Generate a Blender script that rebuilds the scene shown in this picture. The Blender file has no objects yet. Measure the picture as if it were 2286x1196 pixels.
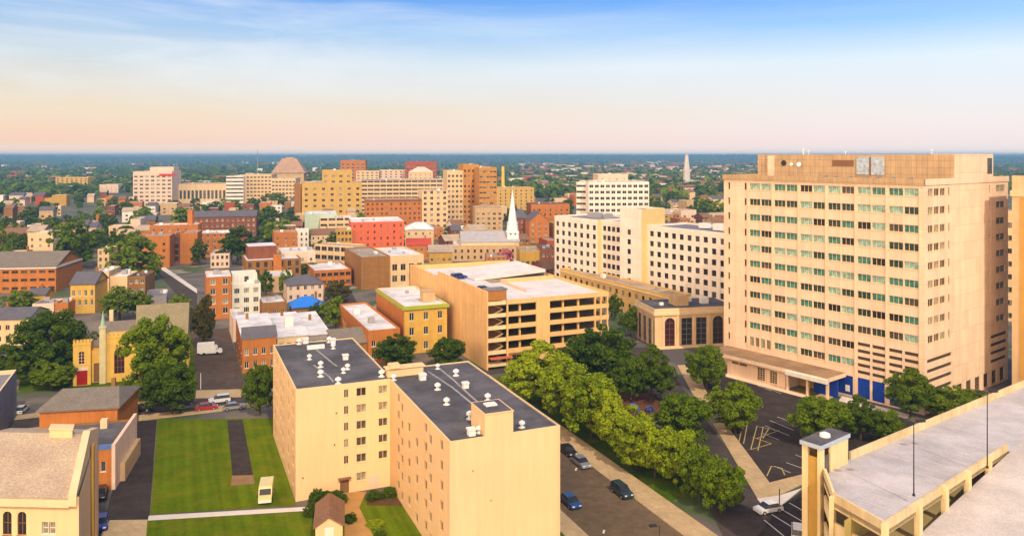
import bpy, math, random
import numpy as np
R = math.radians
scene = bpy.context.scene
COL = scene.collection
rnd = random.Random(7)

# ------------------------------------------------------------------ camera
CAM_H, F, CX, HY = 54.0, 1760.0, 1143.0, 347.0      # metres; focal length, centre and horizon in photo pixels (2286 wide)
cd = bpy.data.cameras.new("camera"); cam = bpy.data.objects.new("camera", cd); COL.objects.link(cam)
cam.location = (0, 0, CAM_H); cam.rotation_euler = (R(90), 0, 0)
cd.sensor_fit = 'HORIZONTAL'; cd.sensor_width = 36.0; cd.lens = 36.0 * F / 2286.0
cd.shift_y = -(598.0 - HY) / 2286.0
cd.clip_start = 1.0; cd.clip_end = 40000.0
scene.camera = cam

# ------------------------------------------------------------------ sky and sun
SUN_AZ, SUN_EL = 158.0, 42.0
scene.view_settings.view_transform = 'Standard'; scene.view_settings.look = 'None'
scene.view_settings.gamma = 1.0; scene.view_settings.exposure = 0.5
scene.cycles.max_bounces = 6; scene.cycles.diffuse_bounces = 3; scene.cycles.volume_bounces = 1
scene.cycles.transparent_max_bounces = 8; scene.cycles.sample_clamp_indirect = 4.0
def build_world():
    w = bpy.data.worlds.new("World"); scene.world = w; w.use_nodes = True
    nt = w.node_tree; N = nt.nodes; L = nt.links; N.clear()
    out = N.new('ShaderNodeOutputWorld'); bg = N.new('ShaderNodeBackground'); bg.inputs[1].default_value = 0.1
    L.new(bg.outputs[0], out.inputs[0])
    sky = N.new('ShaderNodeTexSky'); sky.sky_type = 'NISHITA'; sky.sun_disc = False
    sky.sun_elevation = R(SUN_EL); sky.sun_rotation = R(SUN_AZ); sky.air_density = 1.0; sky.dust_density = 1.5
    tc = N.new('ShaderNodeTexCoord'); sep = N.new('ShaderNodeSeparateXYZ'); L.new(tc.outputs['Generated'], sep.inputs[0])
    def ramp(stops):
        r = N.new('ShaderNodeValToRGB'); e = r.color_ramp.elements
        while len(e) > 1: e.remove(e[-1])
        e[0].position = stops[0][0]; e[0].color = (*stops[0][1], 1)
        for p, c in stops[1:]:
            k = e.new(p); k.color = (*c, 1)
        return r
    def math_(op, a, b=None, clamp=False):
        m = N.new('ShaderNodeMath'); m.operation = op; m.use_clamp = clamp
        for i, x in enumerate((a, b)):
            if x is None: continue
            if isinstance(x, (int, float)): m.inputs[i].default_value = x
            else: L.new(x, m.inputs[i])
        return m.outputs[0]
    def mix(fac, a, b, mode='MIX'):
        m = N.new('ShaderNodeMix'); m.data_type = 'RGBA'; m.blend_type = mode; m.clamp_result = False
        for s, x in ((m.inputs[0], fac), (m.inputs[6], a), (m.inputs[7], b)):
            if isinstance(x, (int, float)): s.default_value = x
            elif isinstance(x, tuple): s.default_value = (*x, 1)
            else: L.new(x, s)
        return m.outputs[2]
    z5 = math_('MULTIPLY', sep.outputs['Z'], 2.5, True)          # 0..0.4 of sin(elevation)
    right = ramp([(0.0, (1.02, .90, .86)), (.04, (.96, .80, .79)), (.138, (.855, .82, .82)), (.28, (.73, .845, .94)), (.386, (.33, .60, .97)), (.49, (.13, .40, .97)), (.75, (.05, .20, .60)), (1, (.06, .18, .50))])
    left = ramp([(0.0, (1.0, .84, .72)), (.04, (.97, .645, .485)), (.138, (.84, .66, .445)), (.28, (.61, .68, .72)), (.386, (.36, .54, .78)), (.49, (.12, .32, .75)), (.75, (.08, .25, .65)), (1, (.06, .18, .50))])
    L.new(z5, right.inputs[0]); L.new(z5, left.inputs[0])
    side = math_('ADD', math_('MULTIPLY', sep.outputs['X'], 1.0), 0.5, True)
    base = mix(side, left.outputs[0], right.outputs[0])
    # wispy streaks of high cloud
    def streak(scale, sz, lo, hi, rotz, detail=6, seed=0.0):
        mp = N.new('ShaderNodeMapping'); mp.inputs['Scale'].default_value = (1, 1, sz); mp.inputs['Rotation'].default_value = (0, rotz, 0)
        mp.inputs['Location'].default_value = (seed, seed * .3, 0)
        L.new(tc.outputs['Generated'], mp.inputs[0])
        nz = N.new('ShaderNodeTexNoise'); nz.inputs['Scale'].default_value = scale; nz.inputs['Detail'].default_value = detail
        nz.inputs['Roughness'].default_value = .58; nz.inputs['Distortion'].default_value = .5
        L.new(mp.outputs[0], nz.inputs['Vector'])
        mr = N.new('ShaderNodeMapRange'); mr.inputs[1].default_value = lo; mr.inputs[2].default_value = hi
        L.new(nz.outputs[0], mr.inputs[0]); return mr.outputs[0]
    c1 = streak(2.8, 6.0, .40, .72, R(9), 9, 1.3); c2 = streak(2.0, 14.0, .46, .8, R(-4), 5, 4.1)
    fade = math_('SUBTRACT', 1.0, math_('MULTIPLY', side, 1.0), True)
    hi = N.new('ShaderNodeMapRange'); hi.inputs[1].default_value = .03; hi.inputs[2].default_value = .11
    L.new(sep.outputs['Z'], hi.inputs[0])
    f1 = math_('MULTIPLY', math_('MULTIPLY', c1, fade), hi.outputs[0], True)
    base = mix(math_('MULTIPLY', f1, .85), base, (.88, .90, .94))
    base = mix(math_('MULTIPLY', c2, .14), base, (.90, .86, .84))
    # warm fill glow added in the unseen sky, behind and left of the camera
    gl = N.new('ShaderNodeMapRange'); gl.inputs[1].default_value = .1; gl.inputs[2].default_value = 1.0
    L.new(math_('ADD', math_('MULTIPLY', sep.outputs['Y'], -.75), math_("MULTIPLY", sep.outputs["X"], -.66)), gl.inputs[0])
    base = mix(gl.outputs[0], base, (3.6, 2.62, 1.8))
    sc = N.new('ShaderNodeVectorMath'); sc.operation = 'SCALE'; sc.inputs['Scale'].default_value = 7.9
    L.new(base, sc.inputs[0])
    fin = mix(.94, sky.outputs[0], sc.outputs[0])
    L.new(fin, bg.inputs[0])
build_world()
sd = bpy.data.lights.new("sun", 'SUN'); sd.energy = 2.3; sd.angle = R(1.5); sd.color = (1.0, .87, .67)
sun = bpy.data.objects.new("sun", sd); COL.objects.link(sun)
sun.rotation_euler = (R(90 - SUN_EL), 0, R(180 - SUN_AZ)); sun.location = (40, -200, 120)

# ------------------------------------------------------------------ helpers
def P(px, py, z=0.0):
    """world point at height z that stands at that place of the photograph"""
    Y = (CAM_H - z) * F / (py - HY); return ((px - CX) / F * Y, Y)
def PY(px, Y): return ((px - CX) / F * Y, Y)
def link(o, parent=None):
    COL.objects.link(o)
    if parent is not None: o.parent = parent
    return o
def tag(o, label, cat, group=None):
    o['label'] = label; o['category'] = cat
    if group: o['group'] = group
    return o
def thing(name, label, cat, loc=(0, 0, 0), rot=0.0, group=None):
    o = bpy.data.objects.new(name, None); o.empty_display_size = .5; o.location = loc; o.rotation_euler = (0, 0, rot)
    link(o); return tag(o, label, cat, group)
class MB:
    def __init__(s): s.v = []; s.f = []; s.m = []
    def face(s, pts, mi=0):
        n = len(s.v); s.v.extend(tuple(map(float, p)) for p in pts); s.f.append(tuple(range(n, n + len(pts)))); s.m.append(mi)
    def box(s, x0, y0, z0, x1, y1, z1, mi=0, top=None, bottom=True):
        a, b, c, d = (x0, y0), (x1, y0), (x1, y1), (x0, y1)
        s.prism([a, b, c, d], z0, z1, mi, top, bottom)
    def prism(s, poly, z0, z1, mi=0, top=None, bottom=True):
        n = len(poly)
        for i in range(n):
            p, q = poly[i], poly[(i + 1) % n]
            s.face([(*p, z0), (*q, z0), (*q, z1), (*p, z1)], mi)
        s.face([(*p, z1) for p in poly], mi if top is None else top)
        if bottom: s.face([(*p, z0) for p in reversed(poly)], mi)
    def cyl(s, x, y, z0, z1, r0, r1, n=10, mi=0):
        a = [(math.cos(2 * math.pi * k / n), math.sin(2 * math.pi * k / n)) for k in range(n)]
        for k in range(n):
            p, q = a[k], a[(k + 1) % n]
            s.face([(x + p[0] * r0, y + p[1] * r0, z0), (x + q[0] * r0, y + q[1] * r0, z0), (x + q[0] * r1, y + q[1] * r1, z1), (x + p[0] * r1, y + p[1] * r1, z1)], mi)
        if r1 > 0: s.face([(x + p[0] * r1, y + p[1] * r1, z1) for p in a], mi)
    def tube(s, p, q, r0, r1, n=6, mi=0):
        p = np.array(p, float); q = np.array(q, float); d = q - p; d /= max(np.linalg.norm(d), 1e-6)
        a = np.cross(d, (0, 0, 1.0) if abs(d[2]) < .9 else (1.0, 0, 0)); a /= np.linalg.norm(a); b = np.cross(d, a)
        for k in range(n):
            t, u = 2 * math.pi * k / n, 2 * math.pi * (k + 1) / n
            e, g = a * math.cos(t) + b * math.sin(t), a * math.cos(u) + b * math.sin(u)
            s.face([p + e * r0, p + g * r0, q + g * r1, q + e * r1], mi)
        s.face([q + (a * math.cos(2 * math.pi * k / n) + b * math.sin(2 * math.pi * k / n)) * r1 for k in range(n)], mi)
    def mesh(s, name, mats):
        me = bpy.data.meshes.new(name); me.from_pydata(s.v, [], s.f)
        for m in (mats if isinstance(mats, (list, tuple)) else [mats]): me.materials.append(m)
        if any(s.m): me.polygons.foreach_set('material_index', s.m)
        me.update(); return me
    def build(s, name, mats, parent=None):
        return link(bpy.data.objects.new(name, s.mesh(name, mats)), parent)

# ------------------------------------------------------------------ materials
MATS = {}
def mat(name, col, rough=.85, var=.18, scale=.25, kind=None, col2=None, spec=.12, bump=0.0, **k):
    if name in MATS: return MATS[name]
    m = bpy.data.materials.new(name); m.use_nodes = True; nt = m.node_tree; N = nt.nodes; L = nt.links
    b = N['Principled BSDF']; b.inputs['Roughness'].default_value = rough; b.inputs['Specular IOR Level'].default_value = 0.0 if kind in ('grass', 'asphalt') else spec
    tc = N.new('ShaderNodeTexCoord')
    def noise(sc, detail=5, stretch=None, rgh=.6):
        n = N.new('ShaderNodeTexNoise'); n.inputs['Scale'].default_value = sc; n.inputs['Detail'].default_value = detail; n.inputs['Roughness'].default_value = rgh
        if stretch:
            mp = N.new('ShaderNodeMapping'); mp.inputs['Scale'].default_value = stretch; L.new(tc.outputs['Object'], mp.inputs[0]); L.new(mp.outputs[0], n.inputs['Vector'])
        else: L.new(tc.outputs['Object'], n.inputs['Vector'])
        return n.outputs[0]
    def rng(x, lo, hi, a, bb):
        r = N.new('ShaderNodeMapRange'); r.inputs[1].default_value = lo; r.inputs[2].default_value = hi; r.inputs[3].default_value = a; r.inputs[4].default_value = bb
        L.new(x, r.inputs[0]); return r.outputs[0]
    def mx(fac, a, c, mode='MIX'):
        q = N.new('ShaderNodeMix'); q.data_type = 'RGBA'; q.blend_type = mode
        for s, x in ((q.inputs[0], fac), (q.inputs[6], a), (q.inputs[7], c)):
            if isinstance(x, (int, float)): s.default_value = x
            elif isinstance(x, tuple): s.default_value = (*x[:3], 1)
            else: L.new(x, s)
        return q.outputs[2]
    def bw(v):
        c = N.new('ShaderNodeCombineColor')
        for i in range(3): L.new(v, c.inputs[i])
        return c.outputs[0]
    c = col
    if col2 is not None: c = mx(rng(noise(scale * .5, 6), .4, .62, 0, 1), col, col2)
    v1 = rng(noise(scale, 6), .3, .7, 1 - var, 1 + var * .6)
    c = mx(1.0, c, bw(v1), 'MULTIPLY')
    if kind == 'wall' or kind == 'brick' or kind == 'panel':
        # rain streaks: noise drawn out downwards
        st = rng(noise(1.0, 4, (1.2, 1.2, .07)), .35, .7, 1.05, 1 - var * .9)
        c = mx(1.0, c, bw(st), 'MULTIPLY')
    if kind == 'brick':
        g = noise(9.0, 3, (1, 1, 3.0)); c = mx(1.0, c, bw(rng(g, .3, .7, .72, 1.22)), 'MULTIPLY')
    if kind == 'panel':
        sp = N.new('ShaderNodeSeparateXYZ'); L.new(tc.outputs['Object'], sp.inputs[0])
        def lines(sock, period, w):
            a = N.new('ShaderNodeMath'); a.operation = 'DIVIDE'; L.new(sock, a.inputs[0]); a.inputs[1].default_value = period
            f = N.new('ShaderNodeMath'); f.operation = 'FRACT'; L.new(a.outputs[0], f.inputs[0])
            g = N.new('ShaderNodeMath'); g.operation = 'LESS_THAN'; L.new(f.outputs[0], g.inputs[0]); g.inputs[1].default_value = w / period; return g.outputs[0]
        ad = N.new('ShaderNodeMath'); ad.operation = 'ADD'; L.new(sp.outputs[0], ad.inputs[0]); L.new(sp.outputs[1], ad.inputs[1])
        pv, ph, wd, amt = k.get('pv', 0), k.get('ph', 0), k.get('wd', .1), k.get('amt', .75)
        if ph: c = mx(lines(sp.outputs[2], ph, wd), c, mx(1.0, c, (amt, amt * .96, amt * .92), 'MULTIPLY'))
        if pv: c = mx(lines(ad.outputs[0], pv, wd), c, mx(1.0, c, (amt, amt * .96, amt * .92), 'MULTIPLY'))
        # slabs differ a little one from the next
        fl = N.new('ShaderNodeVectorMath'); fl.operation = 'FLOOR'
        mp = N.new('ShaderNodeMapping'); mp.inputs['Scale'].default_value = (1 / (pv or 3), 1 / (pv or 3), 1 / (ph or 3)); L.new(tc.outputs['Object'], mp.inputs[0]); L.new(mp.outputs[0], fl.inputs[0])
        wn = N.new('ShaderNodeTexWhiteNoise'); wn.noise_dimensions = '3D'; L.new(fl.outputs[0], wn.inputs['Vector'])
        c = mx(1.0, c, bw(rng(wn.outputs['Value'], 0, 1, .94, 1.04)), 'MULTIPLY')
    if kind == 'roof':
        st = rng(noise(.12, 7, (1, 1, 1), .7), .42, .60, 1.0, k.get('stain', .62)); c = mx(1.0, c, bw(st), 'MULTIPLY')
        g = rng(noise(3.5, 3), .3, .7, .88, 1.12); c = mx(1.0, c, bw(g), 'MULTIPLY')
    if kind == 'shingle':
        g = rng(noise(4.0, 3, (1, 1, 2.0)), .3, .7, .7, 1.25); c = mx(1.0, c, bw(g), 'MULTIPLY')
    if kind == 'asphalt':
        g = rng(noise(.5, 8, (1, 1, 1), .75), .35, .7, .8, 1.3); c = mx(1.0, c, bw(g), 'MULTIPLY')
        g = rng(noise(6.0, 2), .2, .8, .9, 1.1); c = mx(1.0, c, bw(g), 'MULTIPLY')
    if kind == 'grass':
        rot = k.get('rot', 0)
        m0 = N.new('ShaderNodeMapping'); m0.inputs['Rotation'].default_value = (0, 0, rot); L.new(tc.outputs['Object'], m0.inputs[0])
        mp = N.new('ShaderNodeMapping'); mp.inputs['Scale'].default_value = (.55, .015, 1); L.new(m0.outputs[0], mp.inputs[0])
        n = N.new('ShaderNodeTexNoise'); n.inputs['Scale'].default_value = 1.6; n.inputs['Detail'].default_value = 2; L.new(mp.outputs[0], n.inputs['Vector'])
        c = mx(1.0, c, bw(rng(n.outputs[0], .35, .65, .84, 1.14)), 'MULTIPLY')
        c = mx(1.0, c, bw(rng(noise(4.0, 5, None, .75), .3, .7, .62, 1.4)), 'MULTIPLY')
        c = mx(rng(noise(.22, 6, None, .7), .47, .68, 0, .6), c, (.19, .16, .012))
    if kind == 'asphalt' or kind == 'grass' or bump:
        bp = N.new('ShaderNodeBump'); bp.inputs['Strength'].default_value = bump or .3; bp.inputs['Distance'].default_value = .05
        L.new(noise(8.0, 4), bp.inputs['Height']); L.new(bp.outputs[0], b.inputs['Normal'])
    L.new(c, b.inputs['Base Color'])
    MATS[name] = m; return m
def glass(name, col, rough=.12, spec=.5):
    if name in MATS: return MATS[name]
    m = bpy.data.materials.new(name); m.use_nodes = True; b = m.node_tree.nodes['Principled BSDF']
    nt = m.node_tree; tc = nt.nodes.new('ShaderNodeTexCoord'); n = nt.nodes.new('ShaderNodeTexNoise'); n.inputs['Scale'].default_value = 1.3
    nt.links.new(tc.outputs['Object'], n.inputs['Vector'])
    r = nt.nodes.new('ShaderNodeValToRGB'); r.color_ramp.elements[0].position = .35; r.color_ramp.elements[1].position = .7
    r.color_ramp.elements[0].color = (*[c * .7 for c in col], 1); r.color_ramp.elements[1].color = (*[min(1, c * 1.35) for c in col], 1)
    nt.links.new(n.outputs[0], r.inputs[0]); nt.links.new(r.outputs[0], b.inputs['Base Color'])
    b.inputs['Roughness'].default_value = rough; b.inputs['Specular IOR Level'].default_value = spec
    MATS[name] = m; return m
def paint(name, col, rough=.3, metal=0.0, coat=.5):
    if name in MATS: return MATS[name]
    m = mat(name, col, rough, .06, 1.5, spec=.5); b = m.node_tree.nodes['Principled BSDF']
    b.inputs['Metallic'].default_value = metal; b.inputs['Coat Weight'].default_value = coat; return m
CREAM = mat('cream_stucco', (.81, .535, .27), .9, .06, .12, 'wall')
CREAM2 = mat('pale_cream_wall', (.72, .50, .27), .9, .12, .3, 'wall')
PEACH = mat('peach_precast', (.80, .575, .385), .9, .08, .3, 'panel', pv=3.52, ph=3.85, wd=.12, amt=.84)
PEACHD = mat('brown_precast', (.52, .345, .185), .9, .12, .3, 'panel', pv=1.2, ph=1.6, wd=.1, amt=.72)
WHITEC = mat('white_precast', (.82, .71, .58), .9, .06, .3, 'panel', pv=4.2, ph=3.5, wd=.1, amt=.85)
GARC = mat('tan_concrete', (.76, .47, .18), .9, .10, .25, 'wall')
GARP = mat('tan_panel_concrete', (.80, .47, .19), .9, .10, .25, 'panel', pv=2.9, ph=0, wd=.16, amt=.74)
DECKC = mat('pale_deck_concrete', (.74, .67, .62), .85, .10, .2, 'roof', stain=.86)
GARY = mat('yellow_concrete', (.78, .60, .31), .9, .12, .25, 'wall')
BRICKO = mat('orange_brick', (.51, .175, .04), .9, .14, .5, 'brick')
BRICKR = mat('red_brick', (.40, .085, .035), .9, .14, .5, 'brick')
BRICKB = mat('brown_brick', (.31, .145, .045), .9, .14, .5, 'brick')
BRICKD = mat('dark_brick', (.24, .08, .04), .9, .16, .5, 'brick')
SALMON = mat('salmon_brick', (.68, .14, .06), .9, .10, .5, 'brick')
YELLOW = mat('yellow_brick', (.64, .38, .075), .9, .12, .4, 'brick')
MUSTARD = mat('mustard_brick', (.60, .37, .10), .9, .12, .4, 'brick')
AMBER = mat('amber_brick', (.52, .24, .05), .9, .14, .4, 'brick')
OCHRE = mat('ochre_brick', (.52, .30, .06), .9, .12, .4, 'brick')
TANW = mat('tan_wall', (.55, .36, .18), .9, .12, .4, 'wall')
PINKW = mat('pinkish_wall', (.74, .53, .38), .9, .10, .3, 'wall')
GREYW = mat('grey_stucco', (.30, .26, .235), .9, .12, .4, 'wall')
MINT = mat('mint_wall', (.44, .52, .40), .9, .08, .3, 'wall')
CHURCHY = mat('yellow_limestone', (.72, .43, .09), .9, .12, .5, 'wall')
WROOF = mat('white_membrane', (.76, .72, .70), .75, .10, .3, 'roof', stain=.7)
DROOF = mat('dark_membrane', (.082, .075, .078), .85, .2, .3, 'roof', stain=1.6, spec=.15)
GROOF = mat('grey_membrane', (.26, .24, .25), .8, .16, .3, 'roof', stain=.7)
TROOF = mat('tan_roofing', (.42, .33, .25), .85, .14, .3, 'roof', stain=.7)
SHING = mat('grey_shingle', (.20, .165, .13), .9, .14, .5, 'shingle')
SHINGT = mat('tan_shingle', (.50, .38, .25), .9, .14, .5, 'shingle', col2=(.40, .29, .20))
SHINGB = mat('brown_shingle', (.24, .125, .07), .9, .14, .5, 'shingle')
SLATE = mat('slate_roofing', (.125, .115, .13), .85, .14, .5, 'shingle')
BLUET = mat('blue_tarp', (.03, .18, .62), .5, .1, .8)
WTRIM = mat('white_trim', (.76, .70, .60), .7, .08, .6)
CTRIM = mat('cream_trim', (.74, .54, .30), .8, .08, .6)
GTRIM = mat('green_cornice', (.33, .40, .05), .7, .1, .6)
BTRIM = mat('brown_trim', (.22, .11, .05), .8, .1, .6)
DARKM = mat('dark_metal', (.035, .032, .032), .5, .1, 1)
GREYM = mat('grey_metal', (.34, .32, .31), .5, .1, 1)
WMETAL = mat('white_metal', (.78, .74, .68), .4, .08, 1)
SHADOWB = mat('shade_brown_concrete', (.38, .27, .14), .95, .2, .4)  # shade inside the decks painted into the brown; low wall shares it
BLUEP = mat('blue_panel', (.012, .05, .34), .35, .1, .5, 'panel', pv=1.2, ph=0, wd=.06, amt=.6)
REDD = mat('red_door_paint', (.34, .012, .01), .5, .1, .6)
COPPER = mat('verdigris_copper', (.32, .45, .30), .7, .1, .8)
RUBBER = mat('tyre_rubber', (.02, .02, .02), .9, .1, 2)
REDG = mat('red_roof_paint', (.50, .07, .04), .7, .1, .3)
G_DARK = glass('dark_glass', (.028, .024, .022)); G_MID = glass('mid_glass', (.085, .072, .055))
G_BLIND = glass('blind_behind_glass', (.30, .25, .16), .4); G_TEAL = glass('teal_glass', (.06, .20, .155)); G_TEALP = glass('pale_teal_glass', (.26, .42, .33), .3)
G_GREEN = glass('dark_green_glass', (.035, .06, .045)); G_MAROON = glass('maroon_glass', (.05, .012, .018))
GSET = {'std': [G_DARK, G_DARK, G_MID, G_BLIND], 'dark': [G_DARK, G_DARK, G_DARK, G_MID], 'teal': [G_GREEN, G_DARK, G_TEAL, G_TEAL, G_TEALP, G_TEALP, G_MID, G_GREEN],
        'blind': [G_BLIND, G_MID, G_MID, G_DARK], 'far': [G_MID, G_DARK]}

# ------------------------------------------------------------------ building kit
WCACHE = {}
def window_mesh(w, h, frame, gl, mull, rails=0, shut=None, arch=False):
    key = (round(w, 2), round(h, 2), frame.name, gl.name, mull, rails, shut.name if shut else '', arch)
    if key in WCACHE: return WCACHE[key]
    b = MB(); t = .07
    b.face([(0, .2, 0), (w, .2, 0), (w, .2, h), (0, .2, h)], 1)
    b.box(.0, .12, 0, t, .195, h, 0); b.box(w - t, .12, 0, w, .195, h, 0)
    b.box(t, .12, 0, w - t, .195, t, 0); b.box(t, .12, h - t, w - t, .195, h, 0)
    for k in range(1, mull + 1): b.box(w * k / (mull + 1) - .04, .125, t, w * k / (mull + 1) + .04, .193, h - t, 0)
    for k in range(1, rails + 1): b.box(t, .13, h * k / (rails + 1) - .035, w - t, .19, h * k / (rails + 1) + .035, 0)
    b.box(-.08, -.07, -.1, w + .08, .11, -.004, 0)                    # sill
    if arch:                                                          # round head: corner fillets in front of the glass
        n = 6
        for s in (0, 1):
            pts = []
            for k in range(n + 1):
                a = math.pi / 2 * k / n; pts.append((w / 2 - w / 2 * math.cos(a), h - w / 2 + w / 2 * math.sin(a)))
            poly = pts + [(0, h)]
            if s: poly = [(w - x, z) for x, z in poly]
            b.face([(x, .03, z) for x, z in poly], 2)
    mats = [frame, gl]
    if arch: mats.append(arch)
    if shut is not None:
        b.box(-.42, -.05, 0, -.03, -.004, h, 2); b.box(w + .03, -.05, 0, w + .42, -.004, h, 2); mats.append(shut)
    WCACHE[key] = b.mesh('window', mats); return WCACHE[key]
FACES = {'front': lambda w, d: ((0, 0), (1, 0), (0, 1), 0, w), 'right': lambda w, d: ((w, 0), (0, 1), (-1, 0), R(90), d),
         'left': lambda w, d: ((0, d), (0, -1), (1, 0), R(-90), d), 'back': lambda w, d: ((w, d), (-1, 0), (0, -1), R(180), w)}
def wall_face(mb, p0, dr, inn, W, z0, z1, rects, mi=0, reveal=.2):
    us = sorted({0.0, W} | {round(r[0], 3) for r in rects} | {round(r[1], 3) for r in rects})
    zs = sorted({z0, z1} | {round(r[2], 3) for r in rects} | {round(r[3], 3) for r in rects})
    pt = lambda u, z, e=0.0: (p0[0] + dr[0] * u + inn[0] * e, p0[1] + dr[1] * u + inn[1] * e, z)
    for i in range(len(us) - 1):
        a, b = us[i], us[i + 1]; um = (a + b) / 2; run = None
        for j in range(len(zs) - 1):
            c, d = zs[j], zs[j + 1]; zm = (c + d) / 2
            hole = any(r[0] < um < r[1] and r[2] < zm < r[3] for r in rects)
            if not hole: run = (run[0], d) if run else (c, d)
            if (hole or j == len(zs) - 2) and run:
                mb.face([pt(a, run[0]), pt(b, run[0]), pt(b, run[1]), pt(a, run[1])], mi); run = None
    for r in rects:
        a, b, c, d = r[:4]
        mb.face([pt(a, c), pt(a, d), pt(a, d, reveal), pt(a, c, reveal)], mi); mb.face([pt(b, c), pt(b, c, reveal), pt(b, d, reveal), pt(b, d)], mi)
        mb.face([pt(a, c), pt(a, c, reveal), pt(b, c, reveal), pt(b, c)], mi); mb.face([pt(a, d), pt(b, d), pt(b, d, reveal), pt(a, d, reveal)], mi)
def grid(W, cols, z_rows, ww, wh, m0=None, m1=None, us=None):
    """rows and columns of openings: evenly over W between margins, or at the given centres"""
    if us is None:
        m0 = W / cols / 2 if m0 is None else m0; m1 = m0 if m1 is None else m1
        us = [m0 + (W - m0 - m1) * k / max(cols - 1, 1) for k in range(cols)]
    return [(u - ww / 2, u + ww / 2, z, z + wh) for z in z_rows for u in us]
NWIN = [0]
def add_windows(root, w, d, wins, frame, gset, mull=1, rails=0, shut=None, arch=False, cap=98, seed=1, y_off=0.0, name='window'):
    rr = random.Random(seed); k = 0; extra = []
    for face, rects in wins.items():
        p0, dr, inn, ang, W = FACES[face](w, d)
        for r in rects:
            me = window_mesh(r[1] - r[0], r[3] - r[2], frame, rr.choice(GSET[gset]) if isinstance(gset, str) else gset, mull, rails, shut, arch)
            loc = (p0[0] + dr[0] * r[0], p0[1] + dr[1] * r[0], r[2])
            if k < cap:
                o = bpy.data.objects.new(name, me); o.location = loc; o.rotation_euler = (0, 0, ang); link(o, root); k += 1; NWIN[0] += 1
            else: extra.append((me, loc, ang))
    if extra:                                                         # past about a hundred of one part: one mesh
        V = []; Fc = []; Mi = []; mats = []
        for me, loc, ang in extra:
            n = len(V); ca, sa = math.cos(ang), math.sin(ang)
            idx = []
            for m in me.materials:
                if m not in mats: mats.append(m)
                idx.append(mats.index(m))
            for v in me.vertices: V.append((loc[0] + v.co.x * ca - v.co.y * sa, loc[1] + v.co.x * sa + v.co.y * ca, loc[2] + v.co.z))
            for p in me.polygons: Fc.append(tuple(n + i for i in p.vertices)); Mi.append(idx[p.material_index])
        b = MB(); b.v = V; b.f = Fc; b.m = Mi; o = b.build(name, mats, root); o['kind'] = 'stuff'
ZONES = []        # where the hand-placed buildings show in the photograph, so that scattered ones keep out of their view
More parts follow.
